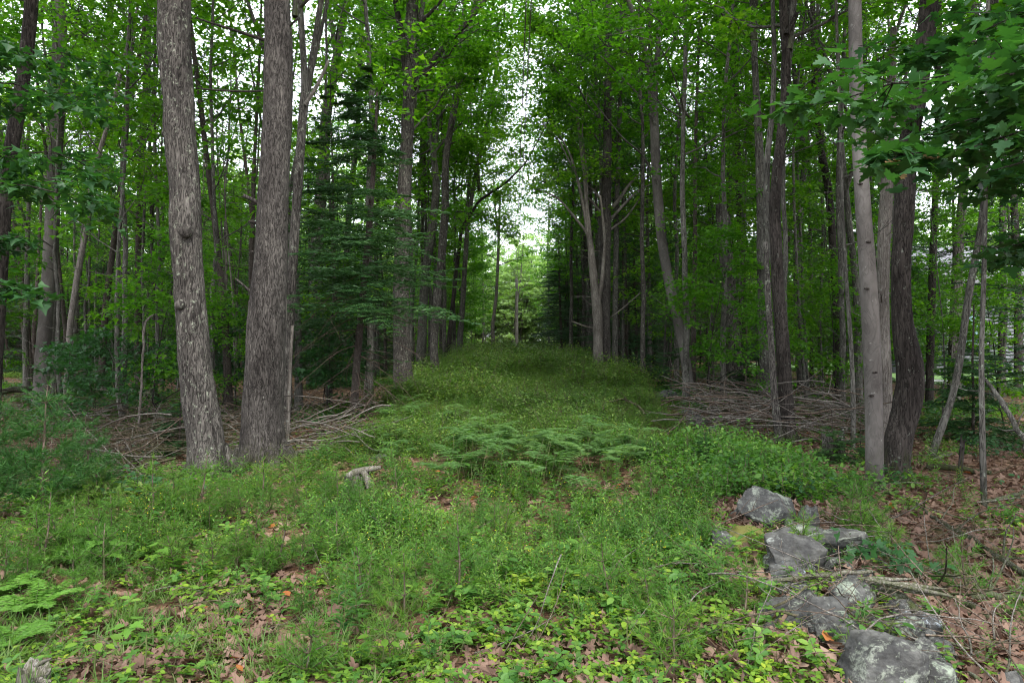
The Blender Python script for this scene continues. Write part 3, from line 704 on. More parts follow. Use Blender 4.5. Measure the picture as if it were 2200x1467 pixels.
def side_twigs(t, origin, Q, rr, n, seed, bark='dead_wood', ln=(.2, 1.0), name='dead_branch', rng_t=(.1, .9), r=.008, up=(-.2, .5)):
    rng = np.random.RandomState(seed)
    for k in range(n):
        i = int(rng.uniform(*rng_t) * (len(Q) - 1)); a = rng.uniform(0, 2 * pi); L_ = rng.uniform(*ln)
        mb = MB(); p = curve([Q[i] - origin], [[cos(a), sin(a) * .6, rng.uniform(*up)]], L_ + rr[i], 8, rng, 0, .12)
        tubes(mb, p, np.linspace(r * rng.uniform(.7, 1.5), r * .3, 8)[None], 5, 0)
        for _ in range(2):
            q = curve([p[0, rng.randint(3, 7)]], [norm(p[0, -1] - p[0, 0]) + rng.normal(0, .5, 3)], L_ * .4, 4, rng, 0, .15); tubes(mb, q, np.linspace(r * .5, r * .15, 4)[None], 3, 0)
        link(name, mb.mesh(name, M[bark], True), t)

# left side
t, o, Q, rr = pix_tree('oak_tree', 'thick leaning tree with scaly lichened bark and a swollen knot, nearest on the left', [(452, 1035, 96), (443, 960, 78), (427, 850, 70), (413, 720, 64), (403, 560, 60), (398, 500, 64), (397, 400, 59), (383, 280, 66), (385, 220, 60), (374, 110, 66), (374, 0, 66)],
    8.4, 'bark', 40, extend=3.5, rough=.07, ridge=.035, seg=.045)
for (kx, ky, ks) in ((398, 497, .075), (358, 285, .065), (385, 655, .06), (440, 355, .03)):
    c = at(kx, ky, 8.4 - (.20 if kx < 399 and kx > 370 else .05)) - o; n_ = 14
    a = np.linspace(0, pi, n_)
    lm = MB(); tubes(lm, np.stack([c[0] + 0 * a, c[1] - np.cos(a) * ks * .8 + .02, c[2] + 0 * a], -1), np.sin(a) * ks + .004, 14, 0, rough=.25, seed=int(kx))
    link('knot', lm.mesh('knot', M['bark'], True), t)
crown(t, o, 'm0', 8.0, (Q[-1][0] - o[0], 0), 1.1); roots(t, .25, .30, 6, 'bark', 1)
t, o, Q, rr = pix_tree('pine_tree', 'very thick straight pine with fine purplish-grey bark and short broken branch stubs', [(568, 1000, 108), (564, 900, 86), (572, 700, 80), (582, 550, 68), (588, 400, 63), (597, 250, 60), (598, 100, 58), (595, 0, 52)],
    9.4, 'bark_pine', 40, extend=5, rough=.035, ridge=.03, seg=.05)
for pts in ([(572, 88, 7), (540, 78, 7), (500, 62, 6), (460, 55, 5), (420, 38, 3)], [(566, 196, 4), (520, 198, 4), (470, 195, 4), (420, 190, 3)],
            [(560, 440, 12), (545, 430, 9), (522, 420, 9)], [(556, 480, 7), (535, 476, 6)], [(540, 628, 8), (525, 615, 6), (505, 598, 4)],
            [(566, 345, 5), (530, 340, 3)], [(618, 60, 5), (640, 40, 4)], [(555, 545, 5), (540, 540, 4)]):
    limb(t, o, pts, 9.4, 'bark_pine' if len(pts) < 4 else 'bark_dark', 7, 'branch_stub', .1, dy=-.15)
crown(t, o, 'm3', 9.5, (.1, 0), 1.0); roots(t, .31, .34, 7, 'bark_pine', 2)
t, o, Q, rr = pix_tree('maple_tree', 'forked grey lichened stem rising close behind the thick straight pine', [(612, 925, 24), (616, 800, 22), (626, 600, 21), (640, 400, 20), (650, 250, 19), (656, 200, 19)], 12.2, 'bark', 14, rough=.08)
limb(t, o, [(655, 205, 17), (652, 120, 13), (643, 0, 14)], 12.2, 'bark_grey', 10, tip=np.array([-.2, 0, 3])); limb(t, o, [(657, 210, 17), (672, 120, 14), (690, 0, 12)], 12.2, 'bark_grey', 10, tip=np.array([.4, .3, 3]))
limb(t, o, [(655, 225, 9), (680, 190, 8), (706, 130, 6)], 12.1, 'dead_wood', 7, 'dead_branch')
crown(t, o, 'm1', 7.5, (.2, 0), 1.0)
t, o, Q, rr = pix_tree('snag', 'thin splintered double stem standing against the right side of the thick pine', [(600, 950, 12), (602, 860, 13), (606, 760, 12), (612, 640, 9)], 10.2, 'dead_wood', 8, rough=.15, cat='dead tree')
limb(t, o, [(598, 850, 4), (612, 852, 3), (625, 850, 2)], 9.9, 'bark_dark', 5, 'branch_stub'); limb(t, o, [(598, 882, 3), (622, 884, 2)], 9.9, 'bark_dark', 5, 'branch_stub')
limb(t, o, [(618, 960, 8), (620, 840, 9), (628, 700, 6)], 10.3, 'dead_wood', 6, 'limb')

HT = [  # name, label, category, points, distance, bark, crown (key, height, scale) or None, side twigs
 ('maple_tree', 'straight pale grey tree with white lichen flecks well left of the scaly thick tree', [(85, 862, 32), (93, 740, 28), (104, 600, 27), (112, 450, 26), (121, 300, 27), (128, 150, 28), (128, 0, 26)], 18.5, 'bark_smooth', ('m1', 9, 1), 5),
 ('birch_tree', 'slender whitish stem leaning right beside the straight pale tree on the left', [(138, 810, 10), (150, 700, 12), (168, 580, 12), (188, 480, 11), (198, 380, 10), (240, 240, 9), (268, 120, 7), (300, 0, 6)], 16.5, 'dead_wood', None, 6),
 ('maple_tree', 'crooked dark stem at the very left edge behind shade leaves', [(-28, 900, 34), (0, 560, 30), (8, 440, 28), (22, 330, 28), (42, 220, 27), (58, 110, 26), (68, 0, 26)], 9.5, 'bark_dark', ('m2', 6.5, .9), 3),
 ('maple_tree', 'thin brown stem with twiggy sides between the pale tree and the scaly tree', [(214, 790, 13), (226, 660, 13), (242, 540, 12), (262, 380, 11), (275, 250, 9), (310, 60, 8)], 21, 'bark_conifer', ('m3', 9, .8), 12),
 ('spruce_tree', 'straight thin grey conifer stem with dead whorled twigs just left of the scaly tree', [(298, 770, 17), (298, 600, 16), (300, 450, 15), (306, 300, 14), (318, 100, 12)], 25, 'bark_conifer', None, 16),
 ('maple_tree', 'pale fork-topped trees rising beside the leaning whitish stem', [(150, 760, 12), (172, 560, 12), (200, 360, 14), (225, 240, 13), (236, 100, 9), (240, 0, 9)], 27, 'bark_grey', ('m3', 13, 1), 5),
 ('maple_tree', 'brown-grey tree with a straight column stem right of the thick pine', [(674, 805, 34), (678, 650, 28), (682, 500, 27), (692, 380, 25), (700, 250, 22), (722, 130, 18), (745, 0, 15)], 25, 'bark', ('m0', 12, 1), 8),
 ('maple_tree', 'paler stem standing in the gap behind the thick pine', [(740, 790, 14), (742, 600, 13), (752, 420, 12), (768, 300, 11), (775, 100, 10)], 31, 'bark_grey', ('m1', 13, 1.1), 6),
 ('oak_tree', 'rough shaggy-barked oak at the left edge of the clearing', [(868, 852, 46), (864, 760, 38), (861, 640, 35), (863, 520, 33), (867, 430, 31), (873, 330, 28), (879, 200, 26)], 20.5, 'bark', None, 6),
 ('maple_tree', 'slim dark maple with a low forward bend on the left verge of the clearing', [(938, 812, 22), (931, 750, 17), (938, 660, 18), (948, 560, 18), (957, 450, 17), (956, 380, 15), (960, 320, 14), (975, 240, 14), (998, 130, 13), (1012, 40, 12), (1030, -20, 11)], 24, 'bark', ('m2', 11, 1), 3),
 ('maple_tree', 'pale lichened maple fork leaning behind the slim dark maple', [(902, 790, 22), (912, 600, 18), (930, 480, 18), (938, 400, 16), (932, 340, 13), (925, 290, 9)], 28, 'bark_grey', ('m0', 9, 1), 6),
 ('maple_tree', 'thin maple arching over the clearing from the left', [(958, 790, 10), (972, 660, 9), (983, 560, 8), (992, 490, 7), (1030, 430, 6), (1085, 395, 5), (1130, 350, 3)], 31, 'bark_dark', ('m2', 8, .9), 3),
 ('maple_tree', 'slender upright maple just behind the arching one', [(985, 770, 12), (996, 620, 11), (1003, 500, 10), (1020, 380, 8), (1050, 250, 6)], 36, 'bark_grey', ('m1', 7, 1.1), 4),
 ('oak_tree', 'slightly crooked trunk at the far left corner of the clearing', [(1062, 748, 9), (1058, 700, 8), (1066, 640, 7), (1070, 560, 6)], 52, 'bark', ('m1', 7, 1.3), 2),
 ('pine_tree', 'tall rough dark pine at the right edge of the clearing with dead whorls', [(1299, 808, 30), (1298, 700, 25), (1300, 600, 24), (1302, 450, 22), (1305, 300, 19), (1306, 160, 15), (1308, 0, 12)], 24, 'bark_pine', None, 22),
 ('snag', 'pale barkless dead tree with a splayed twiggy top left of the tall dark pine', [(1286, 790, 22), (1284, 680, 22), (1276, 600, 18), (1270, 540, 14), (1262, 470, 11), (1256, 380, 8), (1240, 250, 6)], 23.6, 'dead_wood', None, 12),
 ('maple_tree', 'straight slim stem standing right beside the tall dark pine', [(1321, 812, 14), (1322, 640, 12), (1325, 450, 11), (1330, 300, 10), (1335, 100, 8)], 24.6, 'bark_grey', ('m1', 12, 1), 5),
 ('maple_tree', 'faint grey stem between the straight slim one and the leaning one', [(1345, 770, 12), (1342, 600, 11), (1340, 400, 10), (1350, 200, 9)], 33, 'bark_conifer', ('m0', 14, 1), 8),
 ('cherry_tree', 'smooth brown tree leaning left with a curved stem on the right verge', [(1482, 822, 24), (1472, 760, 20), (1456, 690, 21), (1438, 610, 21), (1422, 520, 20), (1413, 420, 21), (1408, 320, 20), (1404, 230, 19), (1392, 130, 13), (1370, 50, 11), (1345, -10, 10)], 19.5, 'bark_smooth', ('m3', 9, .9), 3),
 ('snag', 'thick broken-topped trunk with torn bark in the right woods', [(1585, 858, 30), (1578, 740, 27), (1568, 640, 27), (1560, 540, 30), (1552, 460, 32), (1545, 438, 14)], 17.5, 'bark', None, 5),
 ('maple_tree', 'grey stem coated with pale lichen left of the dark double trunk', [(1648, 880, 24), (1643, 740, 24), (1640, 600, 25), (1637, 450, 22), (1632, 330, 17), (1625, 200, 14), (1618, 60, 12)], 14.5, 'bark_grey', ('m2', 8, 1), 8),
 ('maple_tree', 'thin stem with a dark double bend between the double trunk and the smooth pale trunk', [(1800, 760, 13), (1795, 640, 14), (1788, 500, 15), (1778, 390, 16), (1765, 330, 14), (1750, 200, 12), (1746, 0, 11)], 19, 'bark_dark', ('m3', 8, .8), 6),
 ('snag', 'bleached dead pine with broken branch stubs behind the dark bent trunk', [(1905, 900, 28), (1900, 760, 26), (1896, 640, 26), (1899, 520, 25), (1905, 400, 25), (1911, 280, 22), (1915, 180, 18), (1920, 60, 12)], 11.5, 'dead_wood', None, 10),
 ('maple_tree', 'dark upright stem in front of the grey house', [(1996, 860, 17), (1999, 740, 16), (2003, 600, 15), (2010, 420, 13), (2016, 200, 10)], 17, 'bark_dark', ('m1', 7, .9), 6),
 ('maple_tree', 'thicker brown stem right of the house window', [(2050, 800, 26), (2053, 690, 23), (2058, 560, 20), (2070, 400, 17), (2085, 200, 13)], 19, 'bark', ('m0', 7, .9), 4),
 ('maple_tree', 'knobbly slim lichened sapling stem leaning right below the house', [(1990, 1040, 17), (2008, 960, 15), (2030, 900, 14), (2048, 850, 14), (2062, 780, 14), (2080, 640, 14), (2110, 480, 13), (2125, 300, 10)], 10, 'bark_grey', ('m2', 5.4, .6), 4),
 ('maple_tree', 'slim upright stem near the far right edge of the litter', [(2116, 1125, 13), (2112, 1010, 12), (2110, 900, 11), (2108, 780, 10), (2115, 560, 9), (2120, 300, 8)], 6.9, 'bark_grey', None, 4),
 ('maple_tree', 'thin lichen-spotted pole left of the smooth pale trunk', [(1832, 975, 11), (1834, 880, 10), (1830, 760, 9), (1818, 600, 8), (1810, 440, 7)], 10.4, 'bark_grey', None, 4),
 ('maple_tree', 'dark stem deep in the right woods beside the broken-topped trunk', [(1598, 800, 18), (1596, 660, 17), (1590, 500, 15), (1584, 300, 13)], 24, 'bark_dark', ('m1', 10, 1), 8),
 ('maple_tree', 'twisted grey tree whose upper stem kinks left over the right woods', [(1722, 790, 16), (1714, 650, 16), (1712, 520, 15), (1722, 430, 15), (1730, 340, 12), (1716, 240, 10), (1700, 100, 9)], 22, 'bark_grey', ('m2', 9, 1), 8),
]
hero_xy = []
for (nm, lab, pts, Y, bk, cr, tw) in HT:
    t, o, Q, rr = pix_tree(nm, lab, pts, Y, bk, 18 if pts[0][2] > 22 else 10, extend=0 if nm == 'snag' else 5, rough=.06 if nm != 'snag' else .12, ridge=.02 if Y < 15 else 0, seg=.12, cat='dead tree' if nm == 'snag' else 'tree')
    if cr: crown(t, o, cr[0], cr[1], (np.interp(cr[1], Q[:, 2], Q[:, 0]) - o[0], 0), cr[2])
    side_twigs(t, o, Q, rr, tw, int(Y * 31) + tw, 'dead_wood' if nm == 'snag' else bk, ln=(.2, 1.1) if nm != 'pine_tree' else (.6, 2.4), rng_t=(.25, .9), r=.010)
    if 'shaggy' in lab:
        for pts2 in ([(878, 205, 22), (872, 150, 17), (866, 90, 15), (852, 20, 12), (848, -20, 11)], [(866, 92, 8), (900, 55, 8), (955, -5, 6)],
                     [(884, 200, 18), (925, 140, 14), (960, 92, 13), (1000, 55, 12), (1050, -10, 9)], [(879, 200, 20), (880, 100, 17), (884, -10, 14)]):
            limb(t, o, pts2, 20.5, 'bark_dark', 8, tip=np.array([.3, 0, 2.0]))
        crown(t, o, 'm0', 8.6, (.2, .5), 1.0); crown(t, o, 'm2', 9.2, (1.4, -.5), .8, wood=False)
    if 'tall rough dark pine' in lab:
        for pts2 in ([(1304, 460, 9), (1330, 430, 8), (1352, 395, 6), (1378, 372, 3)], [(1304, 480, 7), (1340, 440, 6), (1370, 410, 4), (1400, 395, 2)], [(1302, 500, 6), (1345, 470, 4), (1375, 425, 3)],
                     [(1298, 700, 4), (1270, 706, 4), (1228, 690, 3)], [(1300, 690, 3), (1335, 665, 3), (1375, 630, 2)], [(1300, 470, 6), (1270, 430, 4), (1245, 410, 3)], [(1300, 440, 5), (1270, 400, 4), (1235, 390, 2)]):
            limb(t, o, pts2, 24, 'dead_wood', 6, 'dead_branch', dy=-.3)
        link('crown', FT['pine_b'][1], t, (0, 0, 2.5), 1.3)
    if 'splayed twiggy top' in lab:
        for pts2 in ([(1270, 545, 9), (1256, 460, 7), (1245, 400, 6), (1225, 330, 4), (1190, 270, 2)], [(1264, 480, 6), (1240, 380, 5), (1200, 300, 3), (1165, 265, 2)], [(1272, 560, 7), (1262, 500, 6), (1200, 425, 4), (1150, 405, 2)],
                     [(1284, 660, 10), (1294, 600, 9), (1300, 520, 6), (1290, 420, 4)], [(1260, 470, 5), (1262, 380, 4), (1250, 280, 3), (1262, 200, 2)]):
            limb(t, o, pts2, 23.6, 'dead_wood', 6, 'dead_branch', dy=-.3)
    if 'leaning left with a curved' in lab:
        limb(t, o, [(1404, 235, 14), (1412, 150, 11), (1416, 50, 10), (1414, -20, 9)], 19.5, 'bark_smooth', 8, tip=np.array([0, 0, 2.0]))
        limb(t, o, [(1408, 270, 7), (1380, 215, 6), (1340, 170, 4), (1290, 120, 3)], 19.4, 'bark_grey', 6, dy=-.5); limb(t, o, [(1415, 400, 6), (1380, 330, 5), (1340, 300, 3), (1260, 200, 2)], 19.4, 'bark_grey', 6, dy=-.8)
    hero_xy.append((o[0], o[1])); REACH.append((t, o, Y))

t, o, Q, rr = pix_tree('maple_tree', 'dark double-stemmed trunk with a mossy hollow foot on the right side', [(1692, 968, 50), (1690, 900, 34), (1686, 820, 30), (1680, 720, 27), (1672, 620, 25), (1667, 520, 24), (1664, 440, 24), (1672, 340, 21), (1684, 250, 19), (1690, 150, 19), (1686, 60, 19), (1682, -10, 18)], 10.8, 'bark_dark', 24, extend=3, rough=.07, ridge=.03, seg=.07)
limb(t, o, [(1668, 600, 14), (1646, 460, 15), (1648, 340, 13), (1660, 240, 11), (1664, 120, 10)], 11.1, 'bark_grey', 12, tip=np.array([-.1, 0, 3])); limb(t, o, [(1676, 950, 22), (1664, 860, 15), (1660, 780, 14), (1650, 640, 13), (1646, 520, 11)], 10.6, 'bark', 10)
limb(t, o, [(1690, 75, 13), (1702, 55, 11), (1712, 28, 10)], 10.7, 'bark_dark', 8, 'branch_stub'); limb(t, o, [(1690, 950, 22), (1712, 965, 16), (1730, 985, 9)], 10.5, 'bark_dark', 8, 'root'); limb(t, o, [(1680, 950, 20), (1668, 975, 15), (1660, 990, 9)], 10.5, 'bark_dark', 8, 'root')
crown(t, o, 'm0', 6.2, (0, 0), .8)
t, o, Q, rr = pix_tree('maple_tree', 'smooth pale straight trunk with small dark knots, foremost on the right', [(1880, 1072, 40), (1879, 980, 36), (1877, 860, 35), (1872, 720, 35), (1866, 600, 34), (1856, 470, 32), (1848, 340, 29), (1841, 220, 28), (1838, 100, 27), (1837, 0, 26)], 7.5, 'bark_smooth', 28, extend=4, rough=.025, ridge=.008, seg=.05)
for (kx, ky) in ((1862, 620), (1852, 300), (1872, 850), (1866, 520), (1848, 395), (1880, 800)):
    c = at(kx, ky, 7.5 - .085) - o; mb = MB(); a = np.linspace(0, pi, 8)
    tubes(mb, np.stack([c[0] + .03 * np.cos(a), c[1] + 0 * a, c[2] + 0 * a], -1), np.sin(a) * .012 + .002, 8, 0, rough=.2); link('knot', mb.mesh('knot', M['bark_dark'], True), t)
crown(t, o, 'm1', 6.3, (Q[-1][0] - o[0], 0), .9)
t, o, Q, rr = pix_tree('oak_tree', 'dark furrowed trunk with a sharp elbow bend right of the smooth pale trunk', [(1918, 1030, 62), (1924, 985, 58), (1934, 930, 55), (1948, 880, 55), (1956, 830, 56), (1956, 780, 54), (1944, 735, 47), (1937, 680, 40), (1936, 600, 38), (1940, 500, 38), (1946, 380, 40), (1956, 280, 40), (1975, 180, 38), (1990, 80, 36), (1997, -10, 35)], 8.2, 'bark_dark', 36, extend=3, rough=.06, ridge=.04, seg=.05)
crown(t, o, 'm2', 6.0, (.3, 0), .9)

# thin conifer with drooping dead lower branches, left of the oak on the verge
t, o, Q, rr = pix_tree('hemlock_tree', 'thin dark hemlock with green top and drooping bare lower twigs before the shaggy oak', [(758, 905, 18), (765, 800, 16), (778, 650, 15), (790, 520, 13), (800, 400, 11), (806, 300, 8), (810, 200, 5)], 13.5, 'bark_conifer', 10, rough=.05, seg=.1)
rng = np.random.RandomState(77); mb = MB(); nb = 40
tt = rng.uniform(.05, .5, nb); i0 = (tt * (len(Q) - 1)).astype(int); a = rng.uniform(0, 2 * pi, nb)
p = curve(Q[i0] - o, np.column_stack([np.cos(a), np.sin(a), rng.uniform(-.5, .1, nb)]), rng.uniform(.8, 2.1, nb), 10, rng, -.07, .07); tubes(mb, p, np.tile(np.linspace(.010, .003, 10), (nb, 1)), 4, 0)
k = np.repeat(np.arange(nb), 5); p3 = curve(p[k, rng.randint(2, 9, len(k))], p[k, -1] - p[k, 0] + rng.normal(0, .7, (len(k), 3)), rng.uniform(.2, .8, len(k)), 6, rng, -.05, .12); tubes(mb, p3, np.tile(np.linspace(.0045, .0018, 6), (len(k), 1)), 3, 0)
tag(link('dead_twigs', mb.mesh('dead_twigs', M['twig'], True), t), kind='stuff')
HC = hemlock_crown(78, 5.4, 2.1, .02, dead=0, r0=.03, dens=2.6, droop=-.05)
link('crown', HC[1], t, (Q[int(len(Q) * .42)][0] - o[0], 0, 2.0), 0)

# leafy boughs of the verge trees that arch over the strip
def arch(t, o, z0, e, seed, leafmat='oak', lsize=.14, n=18, nlv=13):
    rng = np.random.RandomState(seed); s = np.array([0, 0, z0]); e = np.array(e) - o; ln = np.linalg.norm(e - s)
    u = np.linspace(0, 1, 14)[:, None]; P = s * (1 - u) + e * u; P[:, 2] += .12 * ln * np.sin(u[:, 0] * pi); P[1:-1] += rng.normal(0, .06, (12, 3))
    wd, lv = MB(), MB(); tubes(wd, P, np.linspace(.04, .006, 14), 6, 0)
    k = rng.randint(4, 14, n); dv = norm(e - s); d = np.cross(dv, UP) * rng.choice([-1, 1], n)[:, None] + dv * rng.uniform(.2, 1, n)[:, None]; d[:, 2] += rng.uniform(-.4, .5, n)
    p2 = curve(P[k], d, rng.uniform(.5, 1.7, n), 7, rng, .0, .12); tubes(wd, p2, np.tile(np.linspace(.010, .003, 7), (n, 1)), 4, 0)
    sprays(lv, rng, np.concatenate([p2[:, [2, 4, 6]].reshape(-1, 3) + rng.normal(0, .15, (n * 3, 3)), P[9:]]), nlv, .42, lsize, LEAF_LOBE, 0)
    b = link('bough', wd.mesh('bough', M['bark_grey'], True), t); link('foliage', lv.mesh('bough_leaves', M[leafmat]), b)
for k, (i, z0, px, py) in enumerate(((8, 8.5, 1085, 40), (13, 13, 1095, 500), (13, 14, 1130, 470), (17, 13, 1135, 440), (12, 8, 1100, 350), (16, 7.5, 1150, 410), (11, 7, 1095, 500), (8, 7.5, 1060, 150), (9, 9, 1120, 90), (9, 8, 1090, 230), (11, 9, 1120, 330), (11, 8, 1085, 420), (12, 10, 1130, 150), (12, 9, 1110, 260), (10, 9, 1070, 300), (13, 9, 1100, 430), (13, 12, 1120, 380),
        (14, 9.5, 1150, 60), (14, 8, 1175, 200), (15, 9, 1150, 130), (16, 8.5, 1160, 300), (17, 10, 1140, 350), (17, 12, 1150, 220), (18, 8, 1230, 60), (16, 10, 1130, 30), (17, 14, 1120, 60), (12, 13, 1075, 40), (11, 12, 1050, 90))):
    t, o, Y = REACH[i]; Y2 = Y + ((k * 7) % 5 - 2) * .8; arch(t, o, z0, at(px, py, Y2), 800 + k, 'oak' if k % 3 else 'maple')

# ------------------------------------------------------------------ trees beside the viewer whose boughs reach into the view
def bough_tree(name, label, x, y, r, H, boughs, leafmat, tmpl, lsize, seed, nlv=11):
    rng = np.random.RandomState(seed); z0 = gz(x, y); o = np.array([x, y, z0]); t = empty(name, (x, y, z0), label, 'tree')
    st = curve([[0, 0, -.1]], [[0, 0, 1]], H, 16, rng, .05, .02)[0]; mb = MB(); tubes(mb, st, np.linspace(r, r * .4, 16), 16, 0, rough=.06)
    link('trunk', mb.mesh('trunk', M['bark_dark'], True), t)
    for (tx, ty, tz, ln) in boughs:
        e = np.array([tx, ty, tz]) - o; hz = max(.8, e[2] * .75); s = np.array([0, 0, hz])
        u = np.linspace(0, 1, 12)[:, None]; P = s * (1 - u) + e * u; P[:, 2] += .35 * np.sin(u[:, 0] * pi) ; P[1:-1] += rng.normal(0, .03, (10, 3))
        wd, lv = MB(), MB(); tubes(wd, P, np.linspace(.022, .004, 12), 6, 0)
        nb = 16; k = rng.randint(5, 12, nb); dv = norm(e - s); d = np.cross(dv, UP) * rng.choice([-1, 1], nb)[:, None] + dv * rng.uniform(.3, 1, nb)[:, None]; d[:, 2] = rng.uniform(-.35, .2, nb)
        p2 = curve(P[k], d, rng.uniform(.25, .75, nb) * ln, 6, rng, -.03, .1); tubes(wd, p2, np.tile(np.linspace(.005, .002, 6), (nb, 1)), 4, 0)
        c = np.concatenate([p2[:, 3:].reshape(-1, 3), P[6:]]); sprays(lv, rng, c, nlv, .17, lsize, tmpl, 0, tilt=.3, thick=.03)
        b = link('bough', wd.mesh('bough', M['bark_dark'], True), t); link('foliage', lv.mesh('bough_leaves', M[leafmat]), b)
    crown(t, o, 'm0', H * .55, (0, 0), .9, wood=False)
    return t
bough_tree('maple_tree', 'maple with big dark lobed leaves reaching in from the right above the litter', 5.2, 2.6, .13, 10,
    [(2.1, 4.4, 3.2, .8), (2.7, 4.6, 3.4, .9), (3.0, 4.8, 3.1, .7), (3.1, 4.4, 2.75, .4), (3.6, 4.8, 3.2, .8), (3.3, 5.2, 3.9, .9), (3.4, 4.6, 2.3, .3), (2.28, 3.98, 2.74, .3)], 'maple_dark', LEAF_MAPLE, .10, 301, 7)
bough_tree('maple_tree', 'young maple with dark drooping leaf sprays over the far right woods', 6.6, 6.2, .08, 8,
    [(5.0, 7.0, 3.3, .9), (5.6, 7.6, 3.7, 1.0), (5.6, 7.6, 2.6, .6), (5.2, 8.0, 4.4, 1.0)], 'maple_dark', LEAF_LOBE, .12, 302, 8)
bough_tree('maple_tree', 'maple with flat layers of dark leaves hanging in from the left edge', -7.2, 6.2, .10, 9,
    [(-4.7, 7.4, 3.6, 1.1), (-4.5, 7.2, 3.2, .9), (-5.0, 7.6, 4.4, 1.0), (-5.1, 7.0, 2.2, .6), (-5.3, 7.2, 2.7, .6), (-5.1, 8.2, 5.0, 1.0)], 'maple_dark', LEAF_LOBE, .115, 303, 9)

# a withered oak leaf cluster among the dark leaves
rng = np.random.RandomState(5); mb = MB(); c = np.array([at(1935, 345, 3.9), at(1978, 338, 3.95), at(1945, 372, 3.9), at(2005, 330, 4.0)]); oo = c[0].copy()
leaves(mb, c - oo, np.array([[-.8, -.3, -.25], [.9, -.2, -.05], [-.5, -.4, -.5], [.8, .1, .2]]), np.array([[0, -.8, .6]] * 4) + rng.normal(0, .15, (4, 3)), np.array([.12, .12, .07, .08]), LEAF_OAK, 0)
o_ = link('withered_leaf_cluster', mb.mesh('withered_leaves', M['tan_leaf']), None, tuple(oo)); tag(o_, 'tan withered oak leaves hanging among dark green leaves before the bent trunk', 'leaf cluster')

# ------------------------------------------------------------------ crowded woods on both sides
def stand(key, name, label, group, cat, x, y, s, rz):
    w, l = FT[key]; t = empty(name, (x, y, gz(x, y)), label, cat, group, rz, s)
    link('trunk', w, t)
    if l: link('crown', l, t)
    return t
KINDS = {
 'maple_a': ('maple_tree', 'slim high-crowned grey maple', 'tree'), 'maple_b': ('maple_tree', 'leaning low-leaved grey maple', 'tree'),
 'maple_c': ('maple_tree', 'tall rough-barked maple', 'tree'), 'maple_d': ('maple_tree', 'thin dark-barked leafy maple', 'tree'),
 'pole_a': ('young_maple', 'pole-thin bright-leaved young maple', 'tree'), 'pole_b': ('young_oak', 'short leafy young oak', 'tree'),
 'sapling_a': ('maple_sapling', 'leafy chest-high maple sapling', 'sapling'), 'sapling_b': ('maple_sapling', 'low dark-leaved maple sapling', 'sapling'),
 'hemlock_a': ('hemlock_tree', 'dark hemlock with bare lower twigs', 'tree'), 'hemlock_b': ('hemlock_tree', 'small dense dark hemlock', 'tree'), 'hemlock_c': ('hemlock_sapling', 'waist-high dark conifer sapling', 'sapling'),
 'pine_a': ('pine_tree', 'tall pine with dead lower branches', 'tree'), 'pine_b': ('pine_tree', 'mid-height pine with spreading boughs', 'tree'),
 'stem_a': ('spruce_snag', 'straight dead-twigged conifer stem', 'dead tree'), 'stem_b': ('maple_pole', 'leaning leafless grey pole', 'dead tree'),
 'stem_c': ('forked_maple', 'bare forked grey stem', 'tree'), 'stem_d': ('dead_pole', 'thin bleached slanting dead pole', 'dead tree')}
rng = np.random.RandomState(404)
placed = list(hero_xy) + [(-3.7, 8.4), (-3.5, 9.4), (4.0, 10.8), (3.9, 7.5), (4.7, 8.2), (-2.9, 13.5)]
mixL = ['maple_a', 'maple_b', 'maple_c', 'maple_d', 'pole_a', 'stem_a', 'stem_a', 'stem_a', 'stem_b', 'stem_c', 'stem_d', 'pine_b', 'maple_a']
mixR = ['maple_a', 'maple_b', 'maple_c', 'maple_d', 'pole_a', 'pole_a', 'pole_b', 'maple_a', 'hemlock_a', 'stem_a', 'stem_b', 'pine_b', 'pine_a', 'stem_c', 'stem_b']
ZONES = ((60, 'at the far left edge'), (200, 'behind the straight pale tree'), (340, 'left of the scaly tree'), (470, 'behind the scaly tree'), (540, 'between scaly tree and thick pine'), (640, 'behind the thick pine'), (780, 'just right of the thick pine'),
         (900, 'around the shaggy oak'), (1000, 'behind the slim dark maple'), (1100, 'on the far left verge'), (1200, 'on the far right verge'), (1290, 'left of the tall dark pine'), (1360, 'beside the tall dark pine'), (1500, 'around the leaning smooth tree'), (1620, 'around the broken-topped trunk'),
         (1700, 'behind the dark double trunk'), (1780, 'right of the dark double trunk'), (1850, 'left of the smooth pale trunk'), (1960, 'behind the elbow-bent trunk'), (2100, 'near the grey house'), (1e9, 'at the far right edge'))
def zone(x, y):
    p = 1100 + x / y * FPX; return next(t for lim, t in ZONES if p < lim)
def crowd(side, n, y0, y1, mn, keys, lo=0, hi=1.0, sz=(.85, 1.15)):
    cnt = 0
    for _ in range(n * 30):
        y = y0 + (y1 - y0) * rng.uniform() ** .9
        if side < 0: e = edge_l(y) - .5; x = e - (abs(-.80 * y - 2 - e)) * rng.uniform(lo, hi)
        else: e = edge_r(y) + .5; x = e + (.80 * y + 2 - e) * rng.uniform(lo, hi)
        if any((x - a) ** 2 + (y - b) ** 2 < mn * mn for a, b in placed): continue
        if side > 0 and y > 26 and x > 17.5 + (y - 30) * .35: continue      # house and lawn
        if side > 0 and y > 12 and .585 < x / y < .70 and rng.uniform() < .6: continue   # the gap towards the house
        if y < 32 and abs(x / y) < .29 and rng.uniform() < .55: continue         # leave the verge trees free
        placed.append((x, y)); k = keys[rng.randint(len(keys))]; nm, lab, cat = KINDS[k]
        lb = ('nearer ' if y < 22 else 'mid-distance ' if y < 34 else 'distant ') + lab + ' ' + zone(x, y)
        stand(k, nm, lb, lb, cat, x, y, rng.uniform(*sz), rng.uniform(0, 2 * pi)); cnt += 1
        if cnt >= n: break
